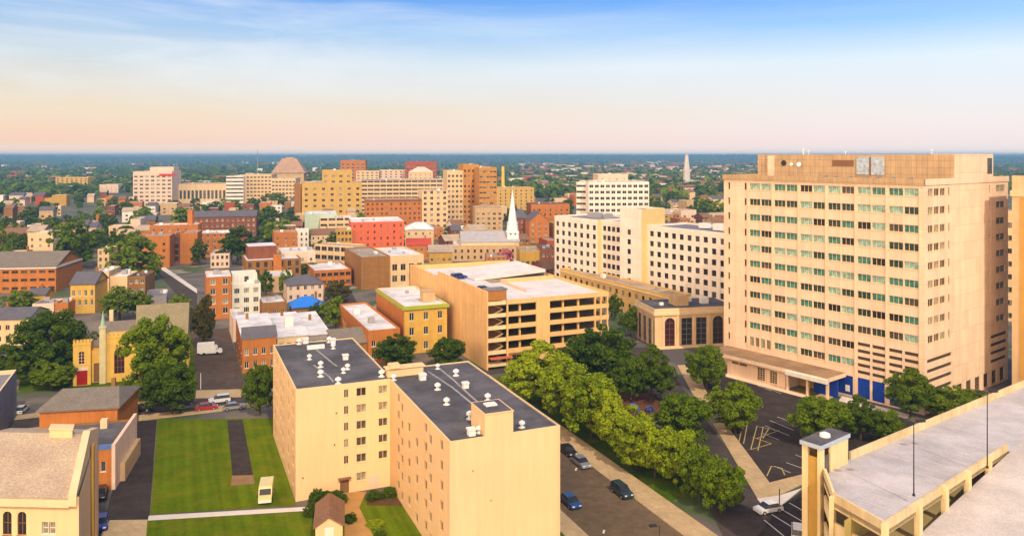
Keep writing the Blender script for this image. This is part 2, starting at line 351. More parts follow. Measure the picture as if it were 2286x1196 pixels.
def building(name, label, cat, org, rot, w, d, h, wall, roof, wins=None, frame=None, gset='std', mull=1, rails=0, shut=None, parapet=.5, rtype='flat',
             ridge=2.5, trim=None, base=0.0, group=None, cap=None, seed=None, doors=None, oh=.35, arch=False, units=0, zone=True, wcap=98, chimney=0, hipk=.35):
    wins = wins or {}; seed = seed or int(abs(org[0] * 13 + org[1] * 7)) + 1
    root = thing(name, label, cat, (org[0], org[1], base), rot, group)
    mb = MB(); cap = cap or wall
    drs = doors or {}
    for f in ('front', 'right', 'back', 'left'):
        p0, dr, inn, ang, W = FACES[f](w, d)
        wall_face(mb, p0, dr, inn, W, -.3, h, list(wins.get(f, [])) + list(drs.get(f, [])))
    rb = MB(); t = .3
    if rtype == 'flat':
        zd = h - parapet
        o4 = [(0, 0), (w, 0), (w, d), (0, d)]; i4 = [(t, t), (w - t, t), (w - t, d - t), (t, d - t)]
        for k in range(4):
            a, b, c, e = o4[k], o4[(k + 1) % 4], i4[(k + 1) % 4], i4[k]
            mb.face([(*a, h), (*b, h), (*c, h), (*e, h)], 1); mb.face([(*e, h), (*c, h), (*c, zd), (*e, zd)], 1)
        rb.face([(*p, zd + .004) for p in i4])
    elif rtype in ('gable', 'hip'):
        e = oh; yr = d / 2; zr = h + ridge; zl = h - e * ridge / yr
        if rtype == 'gable':
            rb.face([(-e, -e, zl), (w + e, -e, zl), (w + e, yr, zr), (-e, yr, zr)]); rb.face([(w + e, d + e, zl), (-e, d + e, zl), (-e, yr, zr), (w + e, yr, zr)])
            for x in (-e, w + e): rb.face([(x, -e, zl), (x, yr, zr), (x, d + e, zl), (x, d + e, zl - .25), (x, yr, zr - .25), (x, -e, zl - .25)])
            for x in (0, w): mb.face([(x, 0, h), (x, d, h), (x, yr, zr - .06)], 0)
        else:
            a = min(yr, w * hipk)
            rb.face([(-e, -e, zl), (w + e, -e, zl), (w - a, yr, zr), (a, yr, zr)]); rb.face([(w + e, d + e, zl), (-e, d + e, zl), (a, yr, zr), (w - a, yr, zr)])
            rb.face([(-e, d + e, zl), (-e, -e, zl), (a, yr, zr)]); rb.face([(w + e, -e, zl), (w + e, d + e, zl), (w - a, yr, zr)])
        for y in (-e, d + e): rb.face([(-e, y, zl), (w + e, y, zl), (w + e, y, zl - .25), (-e, y, zl - .25)])
    elif rtype == 'gabley':                                            # gable end to the front
        e = oh; xr = w / 2; zr = h + ridge; zl = h - e * ridge / xr
        rb.face([(-e, -e, zl), (-e, d + e, zl), (xr, d + e, zr), (xr, -e, zr)]); rb.face([(w + e, d + e, zl), (w + e, -e, zl), (xr, -e, zr), (xr, d + e, zr)])
        for y in (-e, d + e): rb.face([(-e, y, zl), (xr, y, zr), (w + e, y, zl), (w + e, y, zl - .25), (xr, y, zr - .25), (-e, y, zl - .25)])
        for y in (0, d): mb.face([(0, y, h), (w, y, h), (xr, y, zr - .06)], 0)
        for x in (-e, w + e): rb.face([(x, -e, zl), (x, d + e, zl), (x, d + e, zl - .25), (x, -e, zl - .25)])
    elif rtype == 'shed':                                              # low slope falling to the front
        rb.face([(-.2, -.2, h + .05), (w + .2, -.2, h + .05), (w + .2, d, h + ridge), (-.2, d, h + ridge)])
        rb.face([(-.2, -.2, h + .05), (w + .2, -.2, h + .05), (w + .2, -.2, h - .2), (-.2, -.2, h - .2)])
        for x in (0, w): mb.face([(x, 0, h), (x, d, h), (x, d, h + ridge - .05)], 0)
        mb.face([(0, d, h), (w, d, h), (w, d, h + ridge - .05), (0, d, h + ridge - .05)], 0)
    mb.build('wall', [wall, cap], root)
    rr = random.Random(seed)
    ro = rb.build('roof', roof, root)
    for k in range(chimney):
        c = MB(); x = w * (.2 + .6 * rr.random()); y = d * (.55 + .3 * rr.random()); c.box(x, y, h - .5, x + .7, y + .7, h + (ridge if rtype != 'flat' else 0) + 1.1, 0); c.build('chimney', BRICKB, ro)
    for k in range(units):
        c = MB(); x = w * (.12 + .7 * rr.random()); y = d * (.15 + .7 * rr.random()); s = .5 + .7 * rr.random(); zd = h - parapet
        c.box(x, y, zd + .1, x + s * 1.5, y + s * 1.2, zd + s + .3, 0); c.box(x + .1, y + .1, zd + .01, x + s * 1.4, y + s, zd + .1, 0); c.build('roof_unit', rr.choice([GREYM, WMETAL, GREYM]), ro)
    if trim is not None:
        tm, tz, th, tp = trim; c = MB()
        c.box(-tp, -tp, tz, w + tp, -.003, tz + th); c.box(-tp, -.003, tz, -.003, d, tz + th); c.box(w + .003, -.003, tz, w + tp, d, tz + th)
        c.build('cornice', tm, root)
    add_windows(root, w, d, wins, frame or WTRIM, gset, mull, rails, shut, arch, wcap, seed)
    for f, rects in drs.items():
        p0, dr, inn, ang, W = FACES[f](w, d)
        for r in rects:
            c = MB(); m = r[4] if len(r) > 4 else BTRIM
            c.box(0, .1, 0, r[1] - r[0], .2, r[3] - r[2], 0); c.box((r[1] - r[0]) / 2 - .02, .07, .1, (r[1] - r[0]) / 2 + .02, .098, r[3] - r[2] - .1, 0)
            o = c.build('door', m, root); o.location = (p0[0] + dr[0] * r[0], p0[1] + dr[1] * r[0], r[2]); o.rotation_euler = (0, 0, ang)
    if zone:
        ca, sa = math.cos(rot), math.sin(rot); xs, ys = [], []
        for x, y in ((0, 0), (w, 0), (w, d), (0, d)):
            X, Y = org[0] + x * ca - y * sa, org[1] + x * sa + y * ca
            for z in (base, base + h): xs.append(CX + F * X / Y); ys.append(HY + (CAM_H - z) * F / Y)
        ZONES.append((min(xs), max(xs), min(ys), max(ys), org[1], (org[0] + w / 2 * ca, org[1] + w / 2 * sa + d / 2, max(w, d) / 2)))
    return root
def spec(x1, y1, x2, h, rot):
    """front-left roof corner at pixel (x1, y1), front-right at x2, roof height h: position and width"""
    ox, oy = P(x1, y1, h); t = (x2 - CX) / F; ca, sa = math.cos(rot), math.sin(rot)
    return (ox, oy), (t * oy - ox) / (ca - t * sa)
GA, GB = R(23), R(-52.2)        # the two street grids

# ------------------------------------------------------------------ ground, roads, lawns
CA, SA = math.cos(GA), math.sin(GA)
def A(a, b): return (a * CA - b * SA, a * SA + b * CA)            # the near street grid: a across to the right, b away
ASPH = mat('asphalt', (.082, .064, .055), .92, .14, .15, 'asphalt')
ASPHB = mat('brown_asphalt', (.175, .115, .066), .92, .2, .12, 'asphalt', col2=(.12, .082, .052)) if True else mat('brown_asphalt', (.17, .10, .05), .92, .14, .12, 'asphalt')
ASPHD = mat('dark_asphalt', (.055, .042, .038), .9, .16, .15, 'asphalt')
PAVE = mat('tan_pavement', (.52, .36, .19), .92, .14, .4, 'panel', pv=1.8, ph=0, wd=.06, amt=.8)
PAVEW = mat('pale_pavement', (.66, .58, .50), .9, .12, .4)
PATHM = mat('brown_path_paving', (.42, .23, .075), .92, .16, .5)
GRASS = mat('lawn_grass', (.094, .140, .003), .95, .15, .2, 'grass', rot=-GA)
GRASSD = mat('park_grass', (.055, .105, .004), .95, .2, .3, 'grass', rot=.4)
LINEW = mat('worn_white_line', (.62, .58, .5), .9, .2, .9)
LINEY = mat('worn_yellow_line', (.50, .36, .14), .9, .25, .9)
PLAYR = mat('red_play_surface', (.15, .055, .03), .9, .16, .5)
def ground_material():
    m = bpy.data.materials.new('city_ground'); m.use_nodes = True; N = m.node_tree.nodes; L = m.node_tree.links; b = N['Principled BSDF']; b.inputs['Roughness'].default_value = .95
    tc = N.new('ShaderNodeTexCoord')
    def nz(s, d=6):
        n = N.new('ShaderNodeTexNoise'); n.inputs['Scale'].default_value = s; n.inputs['Detail'].default_value = d; L.new(tc.outputs['Object'], n.inputs['Vector']); return n.outputs[0]
    r = N.new('ShaderNodeValToRGB'); e = r.color_ramp.elements; e[0].position = .38; e[0].color = (.085, .072, .064, 1); e[1].position = .46; e[1].color = (.17, .13, .095, 1)
    for p, c in ((.52, (.11, .09, .08, 1)), (.555, (.06, .09, .02, 1)), (.60, (.05, .075, .016, 1)), (.63, (.30, .23, .16, 1)), (.7, (.12, .10, .09, 1))): k = e.new(p); k.color = c
    L.new(nz(.035), r.inputs[0])
    r2 = N.new('ShaderNodeValToRGB'); e = r2.color_ramp.elements; e[0].position = .35; e[0].color = (.025, .04, .012, 1); e[1].position = .7; e[1].color = (.07, .09, .025, 1)
    L.new(nz(.02), r2.inputs[0])
    sp = N.new('ShaderNodeSeparateXYZ'); L.new(tc.outputs['Object'], sp.inputs[0])
    mr = N.new('ShaderNodeMapRange'); mr.inputs[1].default_value = 500; mr.inputs[2].default_value = 1500; L.new(sp.outputs[1], mr.inputs[0])
    mx = N.new('ShaderNodeMix'); mx.data_type = 'RGBA'; L.new(mr.outputs[0], mx.inputs[0]); L.new(r.outputs[0], mx.inputs[6]); L.new(r2.outputs[0], mx.inputs[7])
    L.new(mx.outputs[2], b.inputs['Base Color']); return m
def hill(x, y):
    if y < 4500: return 0.0
    t = min(1, (y - 4500) / 4500.0)
    return t * t * .86 * (50 + 9 * math.sin(x / 1900.0 + 1) + 6 * math.sin(x / 700.0 + y / 900.0) + 4 * math.sin(x / 333.0))
def build_ground():
    b = MB(); ys = [-150, 60, 1000, 4500] + [4500 + 450 * k for k in range(1, 19)]; xs = [-9500 + 500 * k for k in range(39)]
    idx = {}
    for j, y in enumerate(ys):
        for i, x in enumerate(xs): idx[i, j] = len(b.v); b.v.append((x, y, hill(x, y)))
    for j in range(len(ys) - 1):
        for i in range(len(xs) - 1): b.f.append((idx[i, j], idx[i + 1, j], idx[i + 1, j + 1], idx[i, j + 1])); b.m.append(0)
    o = b.build('ground', ground_material()); o['kind'] = 'structure'
build_ground()
def sheet(name, pts, m, z, thick=0.0):
    b = MB()
    if thick: b.prism([tuple(p) for p in pts], -.1, z, 0, None, False)
    else: b.face([(x, y, z) for x, y in pts])
    o = b.build(name, m); o['kind'] = 'structure'; return o
def gp(*pts): return [P(x, y) for x, y in pts]
def arect(a0, a1, b0, b1): return [A(a0, b0), A(a1, b0), A(a1, b1), A(a0, b1)]
# the wide street on the right, with kerbed pavements
sheet('road', arect(53.7, 66.2, 60, 181), ASPHB, .02)
sheet('pavement', arect(66.2, 70.6, 60, 181), PAVE, .14, 1)
sheet('pavement', arect(50.6, 53.7, 60, 181), PAVE, .14, 1)
sheet('park_lawn', arect(70.7, 88, 104, 178), GRASSD, .09, 1)
sheet('verge_lawn', arect(48, 50.5, 70, 140), GRASSD, .08, 1)
# cross street behind the lawn
sheet('road', arect(-70, 88, 181, 188), ASPH, .012)
sheet('pavement', arect(-70, 53, 177.4, 181), PAVE, .13, 1)
sheet('pavement', arect(-70, -4, 188, 191), PAVE, .13, 1)
sheet('pavement', arect(8, 53, 188, 191), PAVE, .13, 1)
sheet('road', arect(-3.5, 7.5, 188.2, 300), ASPH, .016)
sheet('alley', arect(3.2, 14.6, 188.3, 262), mat('alley_asphalt', (.10, .07, .055), .92, .16, .15, 'asphalt'), .02)
sheet('pavement', gp((438, 872), (540, 869), (538, 886), (436, 889)), PAVE, .14, 1)
sheet('road', gp((340, 598), (366, 596), (440, 652), (440, 690), (404, 668)), ASPH, .022)
sheet('pavement', gp((352, 596), (366, 595), (440, 646), (440, 655)), PAVEW, .12, 1)
sheet('road', [PY(730, 330), PY(775, 330), PY(860, 215), PY(830, 205)], ASPH, .018)
# park lane and its long pavement
sheet('road', [(29.5, 96), (39.6, 96), (39.8, 222), (33, 222)], ASPHD if False else ASPH, .024)
sheet('pavement', gp((1512, 816), (1548, 814), (1592, 905), (1560, 905)), PAVE, .15, 1)
sheet('pavement', gp((1592, 946), (1618, 944), (1718, 1078), (1797, 1058), (1797, 1078), (1740, 1105), (1690, 1112)), PAVE, .15, 1)
sheet('pavement_apron', gp((1690, 1113), (1740, 1106), (1790, 1090), (1742, 1130), (1712, 1140)), PAVEW, .1, 1)
sheet('parking_lot', gp((1600, 826), (1760, 872), (1850, 896), (2020, 934), (2120, 985), (1900, 1030), (1797, 1057), (1722, 1076), (1700, 1066), (1612, 942), (1552, 826)), ASPHD, .03)
sheet('parking_lot', gp((1742, 1131), (1800, 1088), (1960, 1075), (1960, 1260), (1640, 1260)), ASPHD, .028)
def line(p, q, w=.14, m=LINEW, z=.036):
    (x0, y0), (x1, y1) = p, q; d = math.hypot(x1 - x0, y1 - y0); nx, ny = -(y1 - y0) / d * w / 2, (x1 - x0) / d * w / 2
    return [(x0 + nx, y0 + ny, z), (x1 + nx, y1 + ny, z), (x1 - nx, y1 - ny, z), (x0 - nx, y0 - ny, z)]
def markings(segs, m, w=.16, z=.036):
    b = MB()
    for p, q in segs: b.face(line(P(*p), P(*q), w, m, z))
    o = b.build('parking_lines', m); o['kind'] = 'structure'
markings([((1690, 950), (1676, 1003)), ((1704, 952), (1692, 1005)), ((1718, 953), (1703, 978)), ((1668, 948), (1660, 990)), ((1690, 951), (1740, 962)), ((1680, 975), (1722, 990)), ((1655, 962), (1646, 1000)), ((1712, 1062), (1722, 1040)), ((1722, 1040), (1745, 1044)), ((1745, 1044), (1752, 1060)), ((1676, 1003), (1722, 990)), ((1690, 978), (1740, 960))], LINEY, .17)
markings([((1718, 938), (1772, 960)), ((1708, 950), (1762, 972)), ((1735, 930), (1780, 946)), ((1700, 966), (1740, 982)), ((1755, 1032), (1795, 1046)), ((1728, 1040), (1765, 1055)), ((1690, 860), (1722, 872)), ((1712, 866), (1744, 878)), ((1776, 1015), (1800, 1024))], LINEW, .13)
markings([((1762, 1122), (1797, 1142)), ((1741, 1134), (1796, 1166)), ((1722, 1147), (1775, 1180)), ((1706, 1160), (1750, 1196))], LINEW, .2)
markings([((1347, 1190), (1349, 1182)), ((1285, 1050), (1287, 1044))], LINEW, .3)
# play area in the park
sheet('playground_surface', gp((1376, 872), (1440, 868), (1480, 905), (1462, 940), (1400, 936)), PLAYR, .1)
# the lawn beside the apartment block
sheet('lawn', gp((352, 937), (618, 933), (660, 1128), (336, 1148)), GRASS, .05)
sheet('lawn', gp((328, 1160), (700, 1141), (860, 1100), (990, 1196), (1000, 1290), (310, 1290)), GRASS, .046)
sheet('garden_path', gp((332, 1151), (690, 1131), (690, 1140), (330, 1162)), PAVEW, .07)
sheet('dark_path', gp((507, 938), (541, 937), (565, 1060), (519, 1062)), ASPHD, .062)
sheet('path_slab', gp((518, 1062), (565, 1060), (569, 1080), (515, 1084)), mat('brown_slab', (.26, .15, .075), .9, .2, .6), .075)
sheet('driveway', gp((291, 941), (350, 937), (333, 1158), (233, 1160)), ASPHD, .056)
sheet('pavement', gp((232, 1161), (329, 1160), (322, 1260), (215, 1260)), PAVE, .07)
sheet('entrance_path', gp((768, 1099), (818, 1097), (802, 1132), (835, 1200), (838, 1260), (770, 1260)), PATHM, .06)
sheet('churchyard_lawn', gp((40, 872), (440, 876), (430, 760), (60, 760)), GRASSD, .05)
sheet('planting_bed', gp((820, 1102), (905, 1092), (930, 1130), (818, 1128)), mat('bark_mulch', (.10, .055, .02), .95, .25, 1.2), .055)

# ------------------------------------------------------------------ front apartment block (two offset wings)
def apartment():
    H = 17.5; o = A(17, 95.7)
    root = thing('apartment_block', 'cream stucco six storey apartment block with two staggered wings and dark flat roofs', 'apartment building', (*o, 0), GA)
    poly = [(0, 30.8), (15, 30.8), (15, 0), (30.7, 0), (30.7, 36.5), (15.4, 36.5), (15.4, 62.3), (0, 62.3)]
    zs = [15.25, 12.6, 9.95, 7.3, 4.65, 1.65]
    faces = []
    for i in range(len(poly)):
        p, q = poly[i], poly[(i + 1) % len(poly)]; W = math.hypot(q[0] - p[0], q[1] - p[1]); dr = ((q[0] - p[0]) / W, (q[1] - p[1]) / W); faces.append((p, dr, (-dr[1], dr[0]), W))
    R_ = {0: [(7.5, 8.25, z, z + 1.35) for z in zs[:5]] + [(9.5, 11.1, z, z + 1.35) for z in zs] + [(13.1, 14.6, z, z + 1.3) for z in zs[:5]],
          7: [r for u, w in ((3.2, 1.3), (6.6, 1.3), (12.5, 1.3), (16, 1.3), (23, 1.3), (28.4, 1.3)) for r in [(u - w / 2, u + w / 2, z, z + 1.35) for z in zs]], 1: []}
    for u, ks in ((5.5, (0, 1, 2, 3, 4, 5)), (7.7, (0, 1, 2, 3, 4, 5)), (11.7, (1, 2, 3, 4, 5)), (15.8, (1, 2, 3, 4, 5)), (20.3, (0, 1, 2, 3, 4, 5)), (22.5, (0, 1, 2, 3, 4, 5)), (27.5, (0, 1, 2, 3, 4, 5))):
        R_[1] += [(u - .62, u + .62, zs[k] - (.9 if u in (7.7, 15.8, 22.5) else 0), zs[k] + 1.35 - (.9 if u in (7.7, 15.8, 22.5) else 0)) for k in ks]
    door = (6.9, 8.3, .05, 2.35)
    mb = MB()
    for i, (p, dr, inn, W) in enumerate(faces):
        wall_face(mb, p, dr, inn, W, -.3, H, R_.get(i, []) + ([door] if i == 0 else []), 0, .2)
    inset = [(.22, 31.02), (15.22, 31.02), (15.22, .22), (30.48, .22), (30.48, 36.28), (15.18, 36.28), (15.18, 62.08), (.22, 62.08)]
    for i in range(8):
        a, b2, c, e = poly[i], poly[(i + 1) % 8], inset[(i + 1) % 8], inset[i]
        mb.face([(*a, H), (*b2, H), (*c, H), (*e, H)], 1); mb.face([(*e, H), (*c, H), (*c, H - .18), (*e, H - .18)], 1)
    mb.build('wall', [CREAM, CTRIM], root)
    for nm, r4 in (('roof', [(.22, 31.02), (15.22, 31.02), (15.18, 62.08), (.22, 62.08)]), ('roof', [(15.22, .22), (30.48, .22), (30.48, 36.28), (15.22, 36.28)])):
        b = MB(); b.face([(*p, H - .17) for p in r4]); rf = b.build(nm, DROOF, root)
    rr = random.Random(3)
    for i, rs in R_.items():
        p, dr, inn, W = faces[i]
        for r in rs:
            me = window_mesh(r[1] - r[0], r[3] - r[2], CTRIM, rr.choice([G_DARK, G_MID, G_MID, G_BLIND] if i == 0 else [G_MID, G_BLIND] if i == 7 else [G_MID, G_DARK, G_MID]), 1, 0)
            w = bpy.data.objects.new('window', me); w.location = (p[0] + dr[0] * r[0], p[1] + dr[1] * r[0], r[2]); w.rotation_euler = (0, 0, math.atan2(dr[1], dr[0])); link(w, root)
    b = MB(); b.box(6.95, 30.9, .05, 8.25, 31.0, 2.35); b.box(6.6, 30.1, 2.45, 8.6, 30.79, 2.6); b.build('door', BTRIM, root)
    for x, z in ((3.2, 1.2), (5.9, 7.9), (1.0, 3.4), (6.2, 12.9)):
        b = MB(); b.box(x, 30.72, z, x + .22, 30.797, z + .25); b.build('wall_vent', BTRIM, root)
    for x, z in ((20.5, 9.0), (22.1, 2.2), (18.0, 13.2)):
        b = MB(); b.box(x, -.07, z, x + .22, -.004, z + .22); b.build('wall_vent', OCHRE, root)
    b = MB(); b.box(30.2, -.12, 0, 30.34, -.004, H - .1); b.build('downpipe', CTRIM, root)
    b = MB(); b.box(11.6, 30.74, .4, 13.0, 30.798, 2.2); b.build('wall_panel', PINKW, root)
    # stair head flush with the front wall, tank box between the wings
    b = MB(); b.box(19.8, -.003, H - .1, 23.8, 5.2, H + 2.8, 0, 1); b.box(19.72, -.1, H + 2.8, 23.88, 5.3, H + 2.92, 0); b.build('stair_head', [CREAM, DROOF], root)
    b = MB(); b.face([(19.9, .1, H + 2.93), (23.7, .1, H + 2.93), (23.7, 5.1, H + 2.93), (19.9, 5.1, H + 2.93)]); b.build('stair_head_roof', DROOF, root)
    b = MB(); b.box(14.9, 31.9, H - .12, 21, 33.4, H + 1.25); b.box(14.6, 31.6, H + 1.25, 21.3, 33.7, H + 1.4); b.box(15.2, 31.4, H + 1.4, 16.9, 33.2, H + 2.0); b.build('plant_housing', CREAM, root)
    ca, sa = math.cos(-GA), math.sin(-GA)
    def loc(px, py, z=H):
        x, y = P(px, py, z); x -= o[0]; y -= o[1]; return (x * ca - y * sa, x * sa + y * ca)
    vb = MB(); vb.cyl(0, 0, 0, .62, .24, .22, 10); vb.cyl(0, 0, .55, .8, .46, .44, 12); vb.cyl(0, 0, .8, 1.02, .44, .08, 12); vb.cyl(0, 0, 0, .06, .5, .5, 8); vm = vb.mesh('roof_vent', WMETAL)
    v2 = MB(); v2.box(-.45, -.45, 0, .45, .45, .75); v2.box(-.55, -.55, .75, .55, .55, .95); v2m = v2.mesh('roof_vent', WMETAL)
    for k, (px, py) in enumerate([(691, 800), (716, 817), (716, 838), (771, 800), (776, 822), (767, 830), (755, 854), (743, 764), (735, 762), (744, 776), (668, 766), (682, 764), (977, 821), (1018, 836), (977, 867), (1039, 863), (997, 900), (1089, 891), (1049, 932), (1052, 968), (1069, 963), (1165, 951), (879, 846), (943, 845), (852, 838)]):
        x, y = loc(px, py); v = bpy.data.objects.new('roof_vent', v2m if k % 4 == 3 else vm); v.location = (x, y, H - .16); s = .9 + .25 * rr.random(); v.scale = (s, s, s); link(v, root)
    b = MB(); x, y = loc(705, 776); b.box(x - 1.6, y - .4, H - .16, x + 1.6, y + .5, H + .5); b.build('roof_unit', WMETAL, root)
    b = MB(); b.box(21, 2.6, H + 2.935, 22.6, 3.8, H + 3.15); b.build('skylight', WMETAL, root)
    seam = mat('sealant_patch', (.34, .31, .29), .8, .3, .8)
    for pts in ([(955, 826), (1010, 862), (1075, 915)], [(975, 815), (1012, 845), (1050, 880), (1082, 908)], [(706, 778), (740, 806), (752, 815)], [(700, 812), (735, 838), (745, 850)]):
        b = MB()
        for p, q in zip(pts, pts[1:]):
            f = line(loc(*p), loc(*q), .35, None, H - .155); b.face(f)
        b.build('roof_seam', seam, root)
apartment()
ZONES.append((600, 1260, 745, 1196, 100, None))

# ------------------------------------------------------------------ office tower with teal windows
def tower():
    fl = (54.8, 204.0); W, D, H = 50.6, 43.0, 49.0
    root = thing('office_tower', 'peach concrete office tower with rows of teal windows and blue panels at its foot', 'office tower', (*fl, 0), GB)
    zs = [46.2, 42.35, 38.5, 34.65, 30.8, 26.95, 23.1, 19.25, 15.4, 11.55, 7.7]
    fr, ri, lou, rlou = [], [], [], []
    for k in range(6):
        s = 7.9 + 7.05 * k
        for i, z in enumerate(zs):
            if k >= 4 and i >= 9: continue
            if k == 0 and i == 10: fr += [(s + j * 1.6, s + j * 1.6 + 1.15, z - 1.3, z + 1.0) for j in range(4)]; continue
            for a in (s - .05, s + 3.25): fr.append((a, a + 3.05, z - .82, z + .82))
        if k >= 4:
            for j in range(5):
                for a in (s, s + 3.35): lou.append((a, a + 2.85, 5.6 + j * 1.55, 6.35 + j * 1.55))
    slit = [(u, u + .62, z - .9, z + .9) for z in zs for u in (1.3, 6.3)]
    for i, z in enumerate(zs):
        if i < 9: ri += [(1.5 + 2.8 * j, 1.5 + 2.8 * j + 2.35, z - .8, z + .8) for j in range(3)]; slit2 = None
        ri.append((36, 41, z - .8, z + .8)) if i < 9 else None
    rsl = [(u, u + .75, z - .9, z + .9) for z in zs[:9] for u in (11, 32)]
    rlou = [(1.2, 12.5, 4.2 + j * 2.1, 5.0 + j * 2.1) for j in range(4)] + [(33, 42, 5.4 + j * 1.9, 6.2 + j * 1.9) for j in range(4)]
    rgr = [(6 + 4.6 * k, 8.4 + 4.6 * k, .5, 3.6) for k in range(8)]
    blue = [(29.3, 35.0, .3, 4.6), (36.1, 38.9, .3, 4.7), (39.45, 42.2, .3, 4.7), (43.3, 46.1, .3, 4.7), (46.6, 49.4, .3, 4.7)]
    mb = MB()
    for f, rs in (('front', fr + slit + lou + blue), ('right', ri + rsl + rlou + rgr), ('left', []), ('back', [])):
        p0, dr, inn, ang, w = FACES[f](W, D); wall_face(mb, p0, dr, inn, w, -.3, H, rs, 0, .28)
    t = .4; o4 = [(0, 0), (W, 0), (W, D), (0, D)]; i4 = [(t, t), (W - t, t), (W - t, D - t), (t, D - t)]
    for k in range(4):
        a, b, c, e = o4[k], o4[(k + 1) % 4], i4[(k + 1) % 4], i4[k]
        mb.face([(*a, H), (*b, H), (*c, H), (*e, H)], 1); mb.face([(*e, H), (*c, H), (*c, H - .9), (*e, H - .9)], 1)
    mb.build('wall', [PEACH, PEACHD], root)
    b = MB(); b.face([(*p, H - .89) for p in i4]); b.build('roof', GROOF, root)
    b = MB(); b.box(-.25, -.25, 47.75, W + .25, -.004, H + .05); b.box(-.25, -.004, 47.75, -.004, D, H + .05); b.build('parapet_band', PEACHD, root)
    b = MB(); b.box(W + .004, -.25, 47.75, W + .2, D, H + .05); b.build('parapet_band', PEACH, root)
    # piers that run the height of the front between the window pairs
    for k in range(7):
        b = MB(); u = 7.3 + 7.05 * k; b.box(u - .16, -.14, 5 if k > 3 else 6.6, u + .16, -.003, 47.7); b.build('pier', PEACH, root)
    add_windows(root, W, D, {'front': fr}, CTRIM, 'teal', 2, 0, cap=78, seed=5)
    add_windows(root, W, D, {'right': ri}, CTRIM, 'blind', 1, 0, cap=20, seed=6)
    add_windows(root, W, D, {'front': slit, 'right': rsl}, CTRIM, 'dark', 0, 0, cap=44, seed=8, name='slit_window')
    lm = mat('louvre_grey', (.16, .105, .07), .7, .1, 1)
    for f, rs in (('front', lou), ('right', rlou)):
        p0, dr, inn, ang, w = FACES[f](W, D)
        for r in rs:
            b = MB(); n = 3
            for k in range(n): z = (r[3] - r[2]) * k / n; b.face([(0, .24, z), (r[1] - r[0], .24, z), (r[1] - r[0], .08, z + (r[3] - r[2]) / n), (0, .08, z + (r[3] - r[2]) / n)])
            b.face([(0, .26, 0), (r[1] - r[0], .26, 0), (r[1] - r[0], .26, r[3] - r[2]), (0, .26, r[3] - r[2])])
            o = b.build('louvre', lm, root); o.location = (p0[0] + dr[0] * r[0], p0[1] + dr[1] * r[0], r[2]); o.rotation_euler = (0, 0, ang)
    add_windows(root, W, D, {'right': rgr}, BTRIM, 'dark', 1, 1, seed=4, name='ground_floor_window')
    for r in blue:
        b = MB(); w = r[1] - r[0]; b.box(r[0], .12, r[2], r[1], .27, r[3], 0)
        for k in range(1, 3): b.box(r[0] + w * k / 3 - .03, .07, r[2], r[0] + w * k / 3 + .03, .118, r[3], 0)
        b.build('blue_panel', BLUEP, root)
    b = MB(); b.box(33.2, .02, 1.0, 34.2, .11, 2.4); b.build('white_notice', WMETAL, root)
    # plant storey
    PH = MB(); zt = 54.2
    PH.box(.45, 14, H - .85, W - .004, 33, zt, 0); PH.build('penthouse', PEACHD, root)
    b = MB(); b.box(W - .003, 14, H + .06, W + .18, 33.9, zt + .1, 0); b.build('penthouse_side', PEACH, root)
    b = MB(); b.box(4, 13.3, H - .85, 5.6, 13.99, zt - .3); b.build('pier', YELLOW if False else PEACH, root)
    b = MB(); b.box(28.3, 13.8, H + .4, 35, 13.99, zt - .6, 0); b.box(31.5, 13.7, H + .4, 31.9, 13.79, zt - .6, 1); b.build('plant_window', [glass('sky_glass', (.40, .46, .50), .3, .5), BTRIM], root)
    b = MB(); b.box(22, 13.9, H + 2.4, 27.5, 13.99, zt - 1.4); b.build('plant_louvre', BTRIM, root)
    b = MB(); b.cyl(0, 0, 0, .12, .75, .75, 14); o = b.build('round_vent', DARKM, root); o.location = (8.4, 13.99, H + 3.0); o.rotation_euler = (R(90), 0, 0)
    b = MB(); b.box(45.6, 15, zt + .003, 49, 22, zt + .1); b.build('roof_slab', CTRIM, root)
    b = MB(); b.box(W + .185, 30.6, H + .7, W + .22, 33.2, zt - .8); b.build('plant_window', G_MID, root)
    for x, y, h in ((13.5, 15, 1.6), (14.6, 15.5, 1.1), (12.7, 16, 1.3), (44, 18, 1.2), (22, 20, .8)):
        b = MB(); b.tube((x, y, zt), (x, y, zt + h), .07, .05); b.cyl(x, y, zt + h - .3, zt + h, .22, .22, 8); b.build('roof_antenna', WMETAL, root)
    for x, s in ((13.4, .5), (11.2, .36)):
        b = MB()
        for k in range(6): b.cyl(0, 0, k * .06, k * .06 + .06, s * (.15 + .17 * k), s * (.15 + .17 * (k + 1)), 14)
        o = b.build('dish_antenna', WMETAL, root); o.location = (x, 13.2, H + 2.6 + (2.2 if s > .7 else 0)); o.rotation_euler = (R(70), 0, R(15))
    b = MB()
    for k in range(14):
        x = 20 + k * 1.7; b.tube((x, 8.6 + .8 * math.sin(k), H - .6), (x + 1.7, 8.6 + .8 * math.sin(k + 1), H - .6 + .5 * (k % 2)), .35, .35)
    b.build('roof_duct', mat('duct_grey', (.22, .2, .2), .6, .2, 1), root)
    # entrance annexe: low block with a flat brown roof, fascia and canopy
    aroof = mat('brown_gravel_roof', (.34, .215, .12), .95, .14, .4, 'roof', stain=.7)
    b = MB(); awin = [(14.8, 16.9, .6, 3.6), (18.2, 20.2, .6, 3.5)]; slot = [(7.6, 9.4, 3.1, 3.5), (9.8, 11.9, 3.1, 3.5)]
    wall_face(b, (6.2, -6.8), (1, 0), (0, 1), 16.2, -.1, 4.2, [(r[0] - 6.2, r[1] - 6.2, r[2], r[3]) for r in awin + slot], 0, .2)
